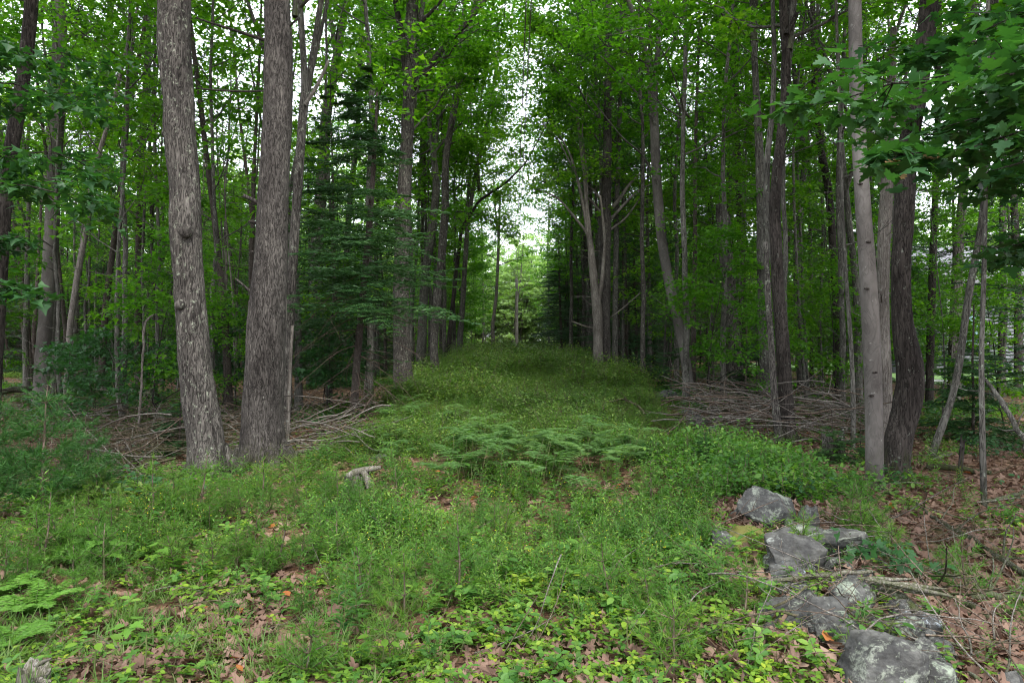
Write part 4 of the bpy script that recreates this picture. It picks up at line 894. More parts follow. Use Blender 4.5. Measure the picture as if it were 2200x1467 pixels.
crowd(-1, 66, 15, 36, 1.2, mixL + ['stem_a', 'stem_b', 'stem_c', 'stem_d'])
crowd(-1, 38, 30, 62, 2.2, ['maple_a', 'maple_b', 'maple_c', 'maple_d', 'hemlock_a', 'hemlock_b', 'stem_a', 'pine_a', 'pine_b', 'pole_a'])
crowd(1, 56, 17, 34, 1.3, mixR)
crowd(1, 38, 28, 62, 2.2, ['maple_a', 'maple_b', 'maple_c', 'maple_d', 'hemlock_a', 'hemlock_b', 'pine_a', 'pine_b', 'pole_a'])
crowd(-1, 9, 20, 58, .9, ['maple_b', 'pole_a', 'maple_a'], 0, .08); crowd(1, 12, 22, 58, .9, ['hemlock_b', 'hemlock_a', 'maple_a', 'pole_a', 'pine_b'], 0, .10)
crowd(-1, 9, 17, 40, .8, ['maple_c', 'maple_a', 'maple_b'], -.01, .05, (1.0, 1.3)); crowd(1, 9, 19, 40, .8, ['maple_c', 'maple_a', 'maple_b'], -.01, .05, (1.0, 1.3))
crowd(-1, 5, 38, 58, .8, ['pole_a', 'maple_d', 'pole_b'], -.0, .03, (1.0, 1.3)); crowd(1, 5, 38, 58, .8, ['pole_a', 'hemlock_b', 'maple_d'], -.0, .03, (1.0, 1.3))
crowd(-1, 12, 12.5, 26, .55, ['sapling_a', 'sapling_a', 'sapling_b'], .02, 1)
crowd(1, 12, 12.5, 26, .55, ['sapling_a', 'hemlock_c', 'sapling_a'], .02, 1)
# trees leaning their crowns over the strip, and unseen stems added outside the frame to shade its edges
for (k, x, y, s, lab) in (('maple_c', -2.9, 29, 1.0, 'tall rough maple whose crown hangs over the left half of the clearing'), ('maple_c', 3.0, 33.5, 1.05, 'tall rough maple whose crown hangs over the right half of the clearing'),
        ('maple_a', -3.4, 44, 1.1, 'grey maple crowding the clearing from the left near its far end'), ('maple_c', 3.8, 45, 1.1, 'tall maple crowding the clearing from the right near its far end'), ('maple_a', 3.3, 25.3, 1.1, 'slim grey maple at the verge beside the tall dark pine'),
        ('maple_b', -2.7, 66, 1.2, 'leafy maple flanking the far opening on the left'), ('maple_b', 3.9, 70, 1.3, 'leafy maple flanking the far opening on the right'), 
        ('hemlock_b', 2.7, 37, 1.0, 'dark conifer at the right verge before the far opening'), ('hemlock_b', 3.1, 43, 1.2, 'taller dark conifer just behind the verge conifer on the right'), ('hemlock_b', 3.9, 31, .9, 'bushy dark conifer left of the pale barkless snag'), ('pine_b', 5.1, 23, .36, 'feathery young pine beside the leaning smooth tree'),
        ('hemlock_a', -4.4, 16.5, .75, 'dark hemlock close behind the thin conifer left of the shaggy oak'), ('pole_a', 5.2, 18, .8, 'low leafy maple before the broken-topped trunk'), ('pole_a', 6.6, 18.5, .85, 'low leafy maple behind the grey lichened stem'), ('pole_a', 8.6, 19, .8, 'low leafy maple right of the dark double trunk'), ('pole_a', 9.0, 14.2, .65, 'low leafy maple screening the grey house'), ('pole_b', 10.6, 16.5, .8, 'short leafy oak screening the house window'),
        ('maple_c', -2.7, 62, 1.3, 'tall maple at the far left corner of the opening'), ('maple_c', 3.4, 65, 1.3, 'tall maple at the far right corner of the opening'), 
        ('maple_a', 3.9, 15.6, .95, 'bright-leaved maple with a thin stem beside the leaning smooth tree'), ('maple_a', 5.0, 16.2, .9, 'bright-leaved maple before the broken-topped trunk'), ('maple_a', 5.4, 13.6, .75, 'thin bright maple left of the dark double trunk'), ('maple_a', 7.4, 15.5, .9, 'leafy maple in the gap right of the dark double trunk'),
        ('maple_b', -6.5, 15, .95, 'bright leafy maple in the gap between the scaly tree and the thick pine'), ('maple_b', -4.6, 17.5, 1.0, 'leafy thin maple right of the thick pine'), ('maple_b', -8.2, 14.2, .9, 'leafy thin maple left of the scaly tree'), ('maple_b', -11.4, 17, 1.0, 'leafy thin maple in the far left woods'), ('maple_b', -9.6, 18.6, 1.05, 'leafy maple before the twiggy conifer stems on the left'),
        ('maple_a', 8.3, 9.5, 1.0, 'maple added just outside the right edge to shade the litter'), ('maple_c', 10.4, 12.2, 1.0, 'rough maple added for shade past the right edge behind the leaning branch'), ('maple_a', 7.3, 6.2, 1.0, 'grey maple added for shade beyond the right edge near the viewer'), ('maple_c', 9.6, 7.6, 1.1, 'tall maple added for shade well outside the right edge'),
        ('maple_a', -8.8, 9.6, 1.0, 'maple added just outside the left edge to shade the young pines'), ('maple_c', -10.4, 12, 1.0, 'rough maple added for shade past the far left edge'), ('hemlock_a', -9.6, 7.6, 1.0, 'hemlock added for shade outside the left edge beside the young pines'), ('maple_a', -8.2, 7.2, .9, 'maple added for shade outside the left edge close to the fern corner'),
        ('maple_a', 6.9, 4.2, .95, 'maple added for shade outside the right edge close to the bottom corner'), ('maple_b', 7.6, 8.2, 1.0, 'leaning maple added for shade outside the right edge above the fallen stem'), ('hemlock_a', 9.4, 10.6, 1.0, 'hemlock added for shade outside the right edge behind the leaning branch'), ('maple_a', 12.2, 12.6, 1.0, 'maple added for shade beyond the far right edge of the litter'), ('pine_b', 8.9, 5.4, 1.0, 'pine added outside the right edge to shade the stones'), ('maple_a', -7.6, 4.2, 1.0, 'grey maple added for shade beyond the left edge near the viewer')):
    stand(k, 'maple_tree', lab, None, 'tree', x, y, s, rng.uniform(0, 6.3))
# explicit shrubs and saplings
for (key, px, py, Y, s, lab) in (('sapling_a', 480, 800, 14.5, .75, 'bright low maple sapling between the scaly tree and the thick pine'), ('sapling_b', 300, 860, 13, .8, 'spreading dark green maple sapling left of the scaly tree'),
        ('sapling_b', 130, 840, 11.5, .75, 'layered dark maple sapling below the straight pale tree'), ('sapling_b', 200, 880, 15, .9, 'dark maple sapling beyond the curved fallen log'),
        ('hemlock_c', 385, 900, 11.5, .55, 'small dark yew-like conifer against the foot of the scaly tree'),
        ('sapling_a', 1670, 820, 13, .7, 'pale green maple sapling before the dark double trunk'), ('hemlock_c', 1440, 840, 21, .8, 'small bluish conifer right of the tall dark pine'), ('hemlock_c', 1380, 800, 25, 1.0, 'yellowish young conifer beside the leaning smooth tree'),
        ('hemlock_c', 1790, 1010, 9.4, .28, 'tiny yellowish conifer in front of the right stump'), ('hemlock_c', 1850, 1000, 9.2, .25, 'tiny dark conifer at the foot of the smooth pale trunk')):
    x = (px - 1100) / FPX * Y; nm, _, cat = KINDS[key]; stand(key, nm, lab, None, cat, x, Y, s, rng.uniform(0, 6))

# woods that close the view far behind: one mass
n = 560; y = rng.uniform(56, 130, n); x = rng.uniform(-1, 1, n) * (.85 * y + 6)
keep = ((x < -9) | (x > 10) | (y > 104)) & ~((x > 16) & (x < 46) & (y < 66)) & ~((x < -.6) & (x > -5) & (y < 60))
x, y = x[keep], y[keep]
x = np.r_[x, rng.uniform(-16, 18, 90)]; y = np.r_[y, rng.uniform(98, 118, 90)]; n = len(x)
mass = [FT[k][1] for k in ('maple_a', 'maple_b', 'maple_d', 'hemlock_a', 'pine_b')]
ms_ = []
def joined(name, w, l):
    mb = MB()
    for me, mi in ((w, 0), (l, 1)):
        V = np.zeros(len(me.vertices) * 3); me.vertices.foreach_get('co', V); F = np.zeros(len(me.loops), int); me.loops.foreach_get('vertex_index', F)
        ks = np.zeros(len(me.polygons), int); me.polygons.foreach_get('loop_total', ks); st = np.zeros(len(me.polygons), int); me.polygons.foreach_get('loop_start', st)
        for k in (3, 4):
            sel = ks == k
            if sel.any():
                f = F[st[sel][:, None] + np.arange(k)]; mb.f[k].append(f + mb.n); mb.m[k].append(np.full(len(f), mi))
        mb.v.append(V.reshape(-1, 3)); mb.n += len(V) // 3
    return mb.mesh(name, [w.materials[0], l.materials[0]])
farw, farl = broad_crown(501, 15, 3.4, 26, 3, 10, .26, r0=.14, lo=.05, mat='haze_pale')
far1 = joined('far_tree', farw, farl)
far2 = joined('far_tree', *broad_crown(502, 12, 2.6, 24, 3, 10, .24, r0=.12, lo=.02, mat='oak'))
far3 = joined('far_tree', *FT['hemlock_a']); far4 = joined('far_tree', *broad_crown(503, 13, 3.2, 26, 3, 12, .24, r0=.12, lo=.0, mat='haze_pale', rise=.4))
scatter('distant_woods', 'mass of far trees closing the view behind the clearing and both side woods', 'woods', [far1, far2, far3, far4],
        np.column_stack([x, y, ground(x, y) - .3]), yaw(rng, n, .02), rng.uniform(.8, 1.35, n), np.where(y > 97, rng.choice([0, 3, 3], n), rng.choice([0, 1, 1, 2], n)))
n = 420; y = rng.uniform(34, 92, n); x = rng.uniform(-1, 1, n) * (.85 * y + 4)
keep = ((x < edge_l(60) - 4.5) | (x > edge_r(60) + 4.5)) & ~((x > 15) & (x < 50) & (y < 64)); x, y = x[keep], y[keep]; n = len(x)
scatter('distant_conifers', 'dark low conifers and thin stems filling the far woods on both sides', 'woods', [joined('far_conifer', *FT['hemlock_b']), joined('far_maple', *FT['maple_d']), joined('far_young_maple', *FT['pole_a'])],
        np.column_stack([x, y, ground(x, y) - .2]), yaw(rng, n, .03), rng.uniform(.8, 1.5, n), rng.choice([0, 0, 0, 1, 2], n))
# ------------------------------------------------------------------ utility pole and wires
px_, py_ = (1110 - 1100) / FPX * 68, 68.0; zg = gz(px_, py_); top = at(1111, 598, 68)[2]
t = empty('utility_pole', (px_, py_, zg), 'weathered grey wooden utility pole at the far end of the clearing', 'pole')
mb = MB(); z = np.linspace(-.3, top - zg, 12); tubes(mb, np.column_stack([0 * z, 0 * z, z]), np.linspace(.20, .13, 12), 12, 0, cap=True)
link('post', mb.mesh('post', M['bark_grey'], True), t)
mb = MB()
def boxv(mb, c, s, mi=0, rz=0):
    v = np.array([[x, y, z] for z in (-1, 1) for y in (-1, 1) for x in (-1, 1)]) * np.array(s) / 2
    ca, sa = cos(rz), sin(rz); v = np.column_stack([v[:, 0] * ca - v[:, 1] * sa, v[:, 0] * sa + v[:, 1] * ca, v[:, 2]]) + c
    mb.add(v, [[0, 2, 3, 1], [4, 5, 7, 6], [0, 1, 5, 4], [2, 6, 7, 3], [0, 4, 6, 2], [1, 3, 7, 5]], mi)
ml, nt, N_, L_n = newmat('insulator_glaze'); b_ = N_.new('ShaderNodeBsdfPrincipled'); b_.inputs['Base Color'].default_value = (.10, .08, .07, 1); b_.inputs['Roughness'].default_value = .35
o_ = N_.new('ShaderNodeOutputMaterial'); L_n.new(b_.outputs[0], o_.inputs['Surface']); M['dark_metal'] = ml
for k, dz in enumerate((0.0, -.25)):
    mb = MB(); h = np.array([0, .05, .10, .15, .2]); tubes(mb, np.column_stack([0 * h + (.02 if k == 0 else -.14), 0 * h, top - zg + dz + h - (.01 if k == 0 else .1)]), np.array([.03, .06, .04, .06, .02]), 8, 0, cap=True)
    link('insulator', mb.mesh('insulator', M['dark_metal'], True), t)
for k, (xo, zo, lab) in enumerate(((.02, .18, 'upper thin black overhead wire running straight down the clearing to the pole'), (-.14, -.17, 'lower thin black overhead wire hanging just under its twin along the clearing'))):
    y = np.linspace(-40, 68, 60); u = (y + 40) / 108
    zz = (top + 1.9 + zo) * (1 - u) + (top + zo) * u - 4 * 1.5 * u * (1 - u); xx = (.20 - .05 * k) * (1 - u) + (px_ + xo) * u
    mb = MB(); tubes(mb, np.column_stack([xx, y, zz]), np.full(60, .012), 5, 0)
    w = link('overhead_wire', mb.mesh('overhead_wire', M['dark_metal'], True)); tag(w, lab, 'wire')

# ------------------------------------------------------------------ house and lawn seen through the right woods
def flat(name, col, rough=.7, bumpn=0):
    m, nt, N, L = newmat(name); b = N.new('ShaderNodeBsdfPrincipled'); b.inputs['Roughness'].default_value = rough
    n = noise(N, L, N.new('ShaderNodeTexCoord').outputs['Object'], 3, 5); r = ramp(N, [(.3, tuple(c * .85 for c in col)), (.7, tuple(min(1, c * 1.1) for c in col))])
    L.new(n.outputs['Fac'], r.inputs[0]); L.new(r.outputs[0], b.inputs['Base Color'])
    o = N.new('ShaderNodeOutputMaterial'); L.new(b.outputs[0], o.inputs['Surface']); return m
M['siding'] = flat('grey_siding', (.19, .19, .215)); M['white_paint'] = flat('white_paint', (.75, .75, .75)); M['roof'] = flat('roof_shingle', (.12, .12, .13)); M['window_glass'] = flat('window_glass', (.25, .38, .42), .1)
HX, HY = 21.8, 35.0; hz = gz(HX, HY)
t = empty('house', (HX, HY, hz), 'house with pale grey clapboard siding glimpsed between trunks on the right', 'house')
mb = MB(); boxv(mb, (5.0, 4, 2.2), (10, 7.9, 5.0)); link('wall', mb.mesh('wall', M['siding']), t)
bd = MB(); boxv(bd, (0, 0, 0), (10.0, .022, .165)); bme = bd.mesh('clapboard', M['siding'])
for k in range(26):
    link('clapboard', bme, t, (5.0, .03, .25 + k * .175), rot=(radians(-6), 0, 0))
mb = MB(); boxv(mb, (.55, -.01, 2.2), (.12, .09, 4.9)); link('corner_trim', mb.mesh('corner_trim', M['white_paint']), t)
mb = MB()
V = np.array([[-.4, -.5, 4.7], [10.4, -.5, 4.7], [10.4, 4, 7.2], [-.4, 4, 7.2], [-.4, 8.5, 4.7], [10.4, 8.5, 4.7]]); Vb = V - [0, 0, .15]
mb.add(np.vstack([V, Vb]), [[0, 1, 2, 3], [3, 2, 5, 4], [7, 6, 9, 8], [8, 9, 10, 11], [0, 6, 7, 1], [4, 5, 11, 10]]); mb.add(np.vstack([V, Vb]), [[0, 3, 9, 6], [3, 4, 10, 9], [1, 7, 8, 2], [2, 8, 11, 5]]); link('roof', mb.mesh('roof', M['roof']), t)
for wx, wz in ((1.55, 2.35), (5.2, 2.35)):
    mb = MB(); boxv(mb, (wx, -.03, wz), (1.0, .06, 1.5)); w = link('window', mb.mesh('window', M['window_glass']), t)
    for c, s in (((wx, -.05, wz + .8), (1.24, .08, .1)), ((wx, -.05, wz - .8), (1.24, .10, .1)), ((wx - .56, -.05, wz), (.12, .08, 1.5)), ((wx + .56, -.05, wz), (.12, .08, 1.5)), ((wx, -.065, wz), (1.0, .05, .06))):
        mb = MB(); boxv(mb, c, s); link('frame', mb.mesh('frame', M['white_paint']), w)
def lawn_mat():
    m, nt, N, L = newmat('mown_lawn'); geo = N.new('ShaderNodeNewGeometry'); n = noise(N, L, geo.outputs['Position'], 6, 6, .7)
    r = ramp(N, [(.3, (.06, .13, .03)), (.7, (.13, .23, .06))]); L.new(n.outputs['Fac'], r.inputs[0]); b = N.new('ShaderNodeBsdfPrincipled'); b.inputs['Roughness'].default_value = .9
    L.new(r.outputs[0], b.inputs['Base Color']); o = N.new('ShaderNodeOutputMaterial'); L.new(b.outputs[0], o.inputs['Surface']); return m
M['lawn'] = lawn_mat()
lx = np.linspace(17.5, 60, 60); ly = np.linspace(27, 60, 40); LX, LY = np.meshgrid(lx, ly); mb = MB(); ii = np.arange(LX.size).reshape(LX.shape)
LXs = LX + .8 * np.sin(LY * .8) * (LX < 20)
mb.add(np.stack([LXs, LY, ground(LXs, LY) + .05 + .02], -1), np.stack([ii[:-1, :-1], ii[:-1, 1:], ii[1:, 1:], ii[1:, :-1]], -1).reshape(-1, 4))
g = link('lawn', mb.mesh('lawn', M['lawn'], True)); tag(g, 'mown green lawn beside the grey house', 'lawn', kind='structure')
# white trestle bench on the lawn edge
bx_, by_ = at(2010, 815, 24)[:2]; t = empty('garden_bench', (bx_, by_, gz(bx_, by_)), 'low white slatted garden bench in front of the grey house', 'bench')
mb = MB(); boxv(mb, (0, 0, .42), (2.1, .07, .035)); sm_ = mb.mesh('slat', M['white_paint'])
for k in range(4): link('slat', sm_, t, (0, -.15 + k * .10, 0))
for sx in (-.9, .9):
    for sy in (-.15, .15):
        mb = MB(); boxv(mb, (sx, sy, .2), (.06, .06, .42)); link('leg', mb.mesh('leg', M['white_paint']), t)

# ------------------------------------------------------------------ ROCKS
def rock_mat(name, lich, amt):
    m, nt, N, L = newmat(name); tc = N.new('ShaderNodeTexCoord'); oi = N.new('ShaderNodeObjectInfo')
    mu = N.new('ShaderNodeMath'); mu.operation = 'MULTIPLY'; mu.inputs[1].default_value = 23; L.new(oi.outputs['Random'], mu.inputs[0])
    v = mapping(N, L, tc.outputs['Object'], (1, 1, 1), mu.outputs[0])
    n1 = noise(N, L, v, 7, 8, .7); r = ramp(N, [(.3, (.016, .016, .016)), (.5, (.060, .060, .056)), (.72, (.14, .14, .125))]); L.new(n1.outputs['Fac'], r.inputs[0])
    n0 = noise(N, L, mapping(N, L, v, (2, 2, 9)), 6, 4, .6); r0 = ramp(N, [(.35, (.55, .53, .5)), (.6, (1.1, 1.1, 1.1))]); L.new(n0.outputs['Fac'], r0.inputs[0])
    col = mix(N, L, .8, r.outputs[0], r0.outputs[0], 'MULTIPLY')
    n2 = noise(N, L, v, 9, 9, .8, .3); lr = ramp(N, [(.60 - amt * .16, (0, 0, 0)), (.66 - amt * .14, (1, 1, 1))]); L.new(n2.outputs['Fac'], lr.inputs[0])
    lm = N.new('ShaderNodeMath'); lm.operation = 'MULTIPLY'; lm.inputs[1].default_value = .8; L.new(lr.outputs[0], lm.inputs[0])
    col = mix(N, L, lm.outputs[0], col, lich)
    b = N.new('ShaderNodeBsdfPrincipled'); b.inputs['Roughness'].default_value = .85; b.inputs['Specular IOR Level'].default_value = .25; L.new(col, b.inputs['Base Color'])
    bp = N.new('ShaderNodeBump'); bp.inputs['Strength'].default_value = .8; bp.inputs['Distance'].default_value = .012; nb_ = noise(N, L, v, 26, 8, .75); L.new(nb_.outputs['Fac'], bp.inputs['Height']); L.new(bp.outputs[0], b.inputs['Normal'])
    o = N.new('ShaderNodeOutputMaterial'); L.new(b.outputs[0], o.inputs['Surface']); return m
M['rock'] = rock_mat('lichened_rock', (.22, .24, .19), .45); M['rock_dark'] = rock_mat('dark_rock', (.25, .27, .24), .02)
M['rock_pale'] = rock_mat('pale_lichen_rock', (.24, .28, .21), .7); M['rock_blue'] = rock_mat('blue_lichen_rock', (.30, .34, .36), .45)
M['moss'] = rock_mat('mossy_rock', (.12, .115, .02), 1.6)
import bmesh
_bm = bmesh.new(); bmesh.ops.create_icosphere(_bm, subdivisions=5, radius=1); ICO = np.array([v.co[:] for v in _bm.verts]); ICOF = np.array([[v.index for v in f.verts] for f in _bm.faces]); _bm.free()
def rock_mesh(seed, sx, sy, sz, mat, cuts=16, sharp=.5):
    rng = np.random.RandomState(seed); v = ICO.copy() * (1 + .18 * fbm(ICO * 1.1 + seed, seed, 2))[:, None]
    for _ in range(cuts):
        n = norm(rng.normal(0, 1, 3) * [1, 1, .9]); d = rng.uniform(sharp, sharp + .35); e = np.maximum(0, v @ n - d); v -= e[:, None] * n * .93
    v *= (1 + .05 * fbm(v * 4 + seed, seed + 3, 3) + .022 * fbm(v * 15 + seed, seed + 5, 3))[:, None]
    # layered edges of the schist
    v[:, 2] += .03 * np.sign(np.sin(v[:, 2] * 14 + seed + 2 * v[:, 0])) * (np.abs(v[:, 2]) > .1)
    mb = MB(); mb.add(v * [sx, sy, sz], ICOF, 0); return mb.mesh('rock', M[mat], 0)
ROCKS = [  # centre px, base py, width px, height px, depth factor, material, tilt, label
 (1652, 1132, 112, 84, 1.0, 'rock', (.2, .3, .4), 'large angular grey boulder with a cracked ridge, uppermost of the stone pile'),
 (1738, 1145, 62, 50, .9, 'rock_dark', (.2, -.2, 1.3), 'dark blocky stone leaning against the right side of the cracked boulder'),
 (1598, 1180, 90, 55, .9, 'moss', (0, .1, .5), 'yellow-moss-covered stone on the left side of the pile'),
 (1552, 1190, 62, 44, .9, 'rock_dark', (.2, .1, 1.6), 'small dark cut stone in front of the yellow moss stone'),
 (1715, 1175, 104, 42, .9, 'rock', (-.1, .05, 2.5), 'flat lichened ledge stone under the cracked boulder'),
 (1700, 1240, 116, 100, .9, 'rock_dark', (.35, .1, .2), 'big wedge-shaped dark grey boulder in the middle of the pile'),
 (1702, 1256, 96, 40, .8, 'rock_blue', (.3, .05, 2.2), 'stone with a pale blue lichen patch at the foot of the wedge boulder'),
 (1800, 1205, 126, 60, .9, 'rock', (-.1, .2, .7), 'long low greenish-grey boulder right of the wedge boulder'),
 (1716, 1278, 78, 26, 1.0, 'rock_pale', (.05, .1, .3), 'flat pale green slab just above the weathered branch'),
 (1806, 1262, 76, 32, .9, 'rock', (0, -.1, 1.1), 'low grey slab half hidden by seedlings under the long boulder'),
 (1830, 1318, 86, 62, .9, 'rock_pale', (.5, -.3, .9), 'pale green lichened stone beside the rotten log'),
 (1672, 1340, 84, 50, .8, 'rock_dark', (.2, .4, .2), 'dark brown slab tilted against the left end of the weathered branch'),
 (1760, 1362, 130, 66, .9, 'rock_dark', (-.2, -.1, .9), 'dark layered stone with a hollow beneath it'),
 (1818, 1392, 110, 44, .9, 'rock', (.0, .1, 1.9), 'grey slab lying above the large rounded boulder'),
 (1888, 1490, 158, 115, .9, 'rock', (.05, .1, .5), 'large rounded grey boulder at the bottom of the pile'),
 (1940, 1365, 52, 48, .8, 'rock_blue', (.3, -.5, .4), 'small upright stone with whitish lichen below the rotten log'),
 (1992, 1378, 62, 54, .8, 'rock_blue', (-.3, .3, .9), 'small pointed stone with white lichen star under the rotten log end'),
 (2008, 1500, 104, 56, .8, 'rock_pale', (0, .1, .2), 'lichened stone right of the large rounded boulder'),
 (2172, 1490, 56, 46, .8, 'rock_dark', (0, 0, 2.0), 'small rounded stone in the bottom right corner litter'),
 (1895, 1172, 44, 26, .8, 'rock_dark', (0, .2, 1.4), 'small stone just beyond the long low boulder'),
 (1500, 925, 54, 34, .9, 'rock', (.2, .1, .4), 'pale stone at the left end of the brushwood heap'),
 (1535, 948, 50, 30, .9, 'rock_dark', (.2, -.3, 1.4), 'dark broken stone under the brushwood heap'),
 (1435, 862, 60, 26, .9, 'rock', (.0, .1, .7), 'weathered stone on the right edge of the shrubby clearing'),
 (1475, 905, 44, 22, .9, 'rock_dark', (.0, .2, .7), 'low stone behind the pale stone by the brushwood heap'),
 (1420, 1180, 30, 16, .9, 'rock', (.0, .2, .7), 'tiny stone in the leaf litter left of the moss stone'),
 (820, 990, 36, 14, .9, 'rock', (.0, .2, .2), 'small flat stone beside the split grey stump'),
]
for k, (cx_, by2, w, h, df, mt, tl, lab) in enumerate(ROCKS):
    x, y, z = px2ground(cx_, min(by2, 1466 + 40)); 
    sx = w / FPX * y / 2 * 1.3; sz = h / FPX * y * .74; y2 = y + sx * df * .5
    x2 = x * y2 / y
    o = link('rock', rock_mesh(600 + k, sx, sx * df, sz, mt), None, (x2, y2, gz(x2, y2) + sz * .36), rot=tuple(np.array(tl) * [.6, .6, 1]))
    tag(o, lab, 'rock')

# smaller stones tumbled along the row
rs_ = np.random.RandomState(55); line = [(1640, 1110), (1700, 1165), (1690, 1215), (1760, 1230), (1740, 1300), (1700, 1345), (1800, 1345), (1850, 1390), (1960, 1400), (1900, 1340), (1990, 1440), (1760, 1190), (1850, 1230)]
NEAR = ['beside the cracked boulder', 'under the cracked boulder on the ledge stone', 'beside the middle wedge boulder', 'below the long low boulder', 'above the dark layered stone', 'beside the dark layered stone', 'right of the dark layered stone', 'on the slab above the bottom boulder', 'near the white lichen star stone', 'beside the rotten log', 'right of the large rounded boulder', 'between wedge boulder and ledge stone', 'at the foot of the leafy clump']
small = [rock_mesh(700 + k, .5, .45, .34, ('rock', 'rock_dark', 'rock_dark', 'rock', 'rock_pale', 'rock')[k]) for k in range(6)]
for k in range(80):
    lx_, ly_ = line[k % len(line)]; px, py = lx_ + rs_.normal(0, 34), ly_ + rs_.normal(0, 20); x, y, z = px2ground(px, min(py, 1490)); q = rs_.uniform(.08, .28)
    o = link('small_stone', small[k % 6], None, (x, y, z + q * .08), rot=(rs_.normal(0, .4), rs_.normal(0, .4), rs_.uniform(0, 6))); o.scale = (q, q * rs_.uniform(.6, 1.1), q * rs_.uniform(.6, 1.2))
    lb = 'small angular grey stone ' + NEAR[k % len(line)]; tag(o, lb, 'stone', lb)

# ------------------------------------------------------------------ STUMPS
def stump(name, label, px, py, wpx, hpx, seed, mat='dead_wood', jag=.35, tilt=(0, 0, 0)):
    x, y, z = px2ground(px, py); r = wpx / FPX * y / 2; h = hpx / FPX * y
    t = empty(name, (x, y, z), label, 'stump'); t.rotation_euler = tilt
    ns, nr_ = 40, 14; a = np.arange(ns) / ns * 2 * pi; u = np.linspace(0, 1, nr_)
    A, U_ = np.meshgrid(a, u); top_ = 1 + jag * fbm(np.stack([np.cos(A) * 1.6, np.sin(A) * 1.6, A * 0 + seed], -1), seed, 3)
    rr = r * (1 + .35 * np.exp(-U_ * 5)) * (1 + .12 * fbm(np.stack([np.cos(A) * 3, np.sin(A) * 3, U_ * 1.5], -1), seed + 1, 3) + .05 * np.sin(A * 17 + seed))
    X = np.stack([np.cos(A) * rr, np.sin(A) * rr, (U_ * top_) * h - .06], -1); ii = np.arange(ns * nr_).reshape(nr_, ns)
    mb = MB(); mb.add(X, np.stack([ii[:-1], np.roll(ii, -1, 1)[:-1], np.roll(ii, -1, 1)[1:], ii[1:]], -1).reshape(-1, 4))
    inner = X[-1] * [.75, .75, 1] - [0, 0, .02]; inner2 = X[-1] * [.35, .35, .55]; n0 = mb.n
    mb.add(np.vstack([X[-1], inner, inner2, [[0, 0, h * .45]]]), np.vstack([np.stack([np.arange(ns) + k * ns, (np.arange(ns) + 1) % ns + k * ns, (np.arange(ns) + 1) % ns + (k + 1) * ns, np.arange(ns) + (k + 1) * ns], -1) for k in (0, 1)]))
    mb.f[3].append(np.stack([np.arange(ns) + 2 * ns, (np.arange(ns) + 1) % ns + 2 * ns, np.full(ns, 3 * ns)], -1) + n0); mb.m[3].append(np.zeros(ns, int))
    link('stump_wood', mb.mesh('stump_wood', M[mat], False), t); return t, np.array([x, y, z]), r, h
t, o, r, h = stump('tree_stump', 'split grey stump with a bent slab on top in the herbs left of the bracken', 768, 1050, 50, 38, 3, 'bark_grey')
limb(t, o, [(746, 1022, 12), (764, 1014, 18), (792, 1005, 14), (818, 1004, 8)], o[1] - .05, 'dead_wood', 8, 'slab', .15); limb(t, o, [(796, 1046, 18), (790, 1028, 18), (780, 1012, 10)], o[1] - .1, 'dead_wood', 8, 'splinter', .2)
t, o, r, h = stump('tree_stump', 'weathered grey stump with a snapped side branch in the bottom left corner', 68, 1500, 58, 92, 4, jag=.22, tilt=(0, radians(6), 0))
limb(t, o, [(70, 1425, 12), (85, 1415, 8), (100, 1408, 4)], o[1] - .05, 'dead_wood', 7, 'branch_stub', .15); limb(t, o, [(78, 1455, 14), (92, 1460, 10), (104, 1455, 6)], o[1] - .08, 'dead_wood', 7, 'branch_stub', .15)
t, o, r, h = stump('tree_stump', 'decaying brown stump with a torn side among brushwood left of the smooth pale trunk', 1790, 985, 44, 52, 6, 'bark', .45)
t, o, r, h = stump('tree_stump', 'thin black rotted stub standing in the far right litter', 2060, 1046, 9, 110, 8, 'bark_dark', .15, tilt=(0, radians(5), 0))

# ------------------------------------------------------------------ FALLEN LOGS AND BRANCHES
def fallen(name, label, pts, mat, cat='branch', twigs=0, hover=0.0, group=None, sides=8, rough=.08, seed=0, lift=()):
    """a fallen stem lying along the ground under photo points (px, py, width px)"""
    P, rad = [], []
    for k, (x, y, w) in enumerate(pts):
        gx_, gy_, gz_ = px2ground(x, y); r = w / FPX * gy_ / 2
        P.append([gx_, gy_, gz_ + r * .8 + hover + (lift[k] if k < len(lift) else 0)]); rad.append(r)
    return _fall(name, label, np.array(P), rad, mat, cat, twigs, group, sides, rough, seed)
def _fall(name, label, P, rad, mat, cat, twigs, group, sides, rough, seed):
    s0 = np.r_[0, np.cumsum(np.linalg.norm(np.diff(P, axis=0), axis=1))]; n = max(6, int(s0[-1] / .08)); s = np.linspace(0, s0[-1], n)
    Q = np.stack([np.interp(s, s0, P[:, c]) for c in range(3)], -1); rr = np.interp(s, s0, rad)
    for _ in range(4): Q[1:-1] = (Q[:-2] + 2 * Q[1:-1] + Q[2:]) / 4
    o = Q[0].copy(); rng = np.random.RandomState(seed + len(Q)); Q = Q - o; Q[1:-1] += rng.normal(0, .006, (n - 2, 3))
    mb = MB(); tubes(mb, Q, rr, sides, 0, cap=True, rough=rough, seed=seed, ridge=rough * .4)
    for _ in range(twigs):
        i = rng.randint(n // 5, n - 1); d = norm(Q[min(i + 1, n - 1)] - Q[i - 1]) * rng.choice([-1, 1]) + rng.normal(0, .7, 3); d[2] = abs(d[2]) * .7
        p = curve([Q[i]], [d], rng.uniform(.15, .6), 6, rng, 0, .15); tubes(mb, p, np.linspace(rr[i] * .4, rr[i] * .12, 6)[None], 4, 0)
    ob = link(name, mb.mesh(name, M[mat], True), None, tuple(o)); tag(ob, label, cat, group); return ob
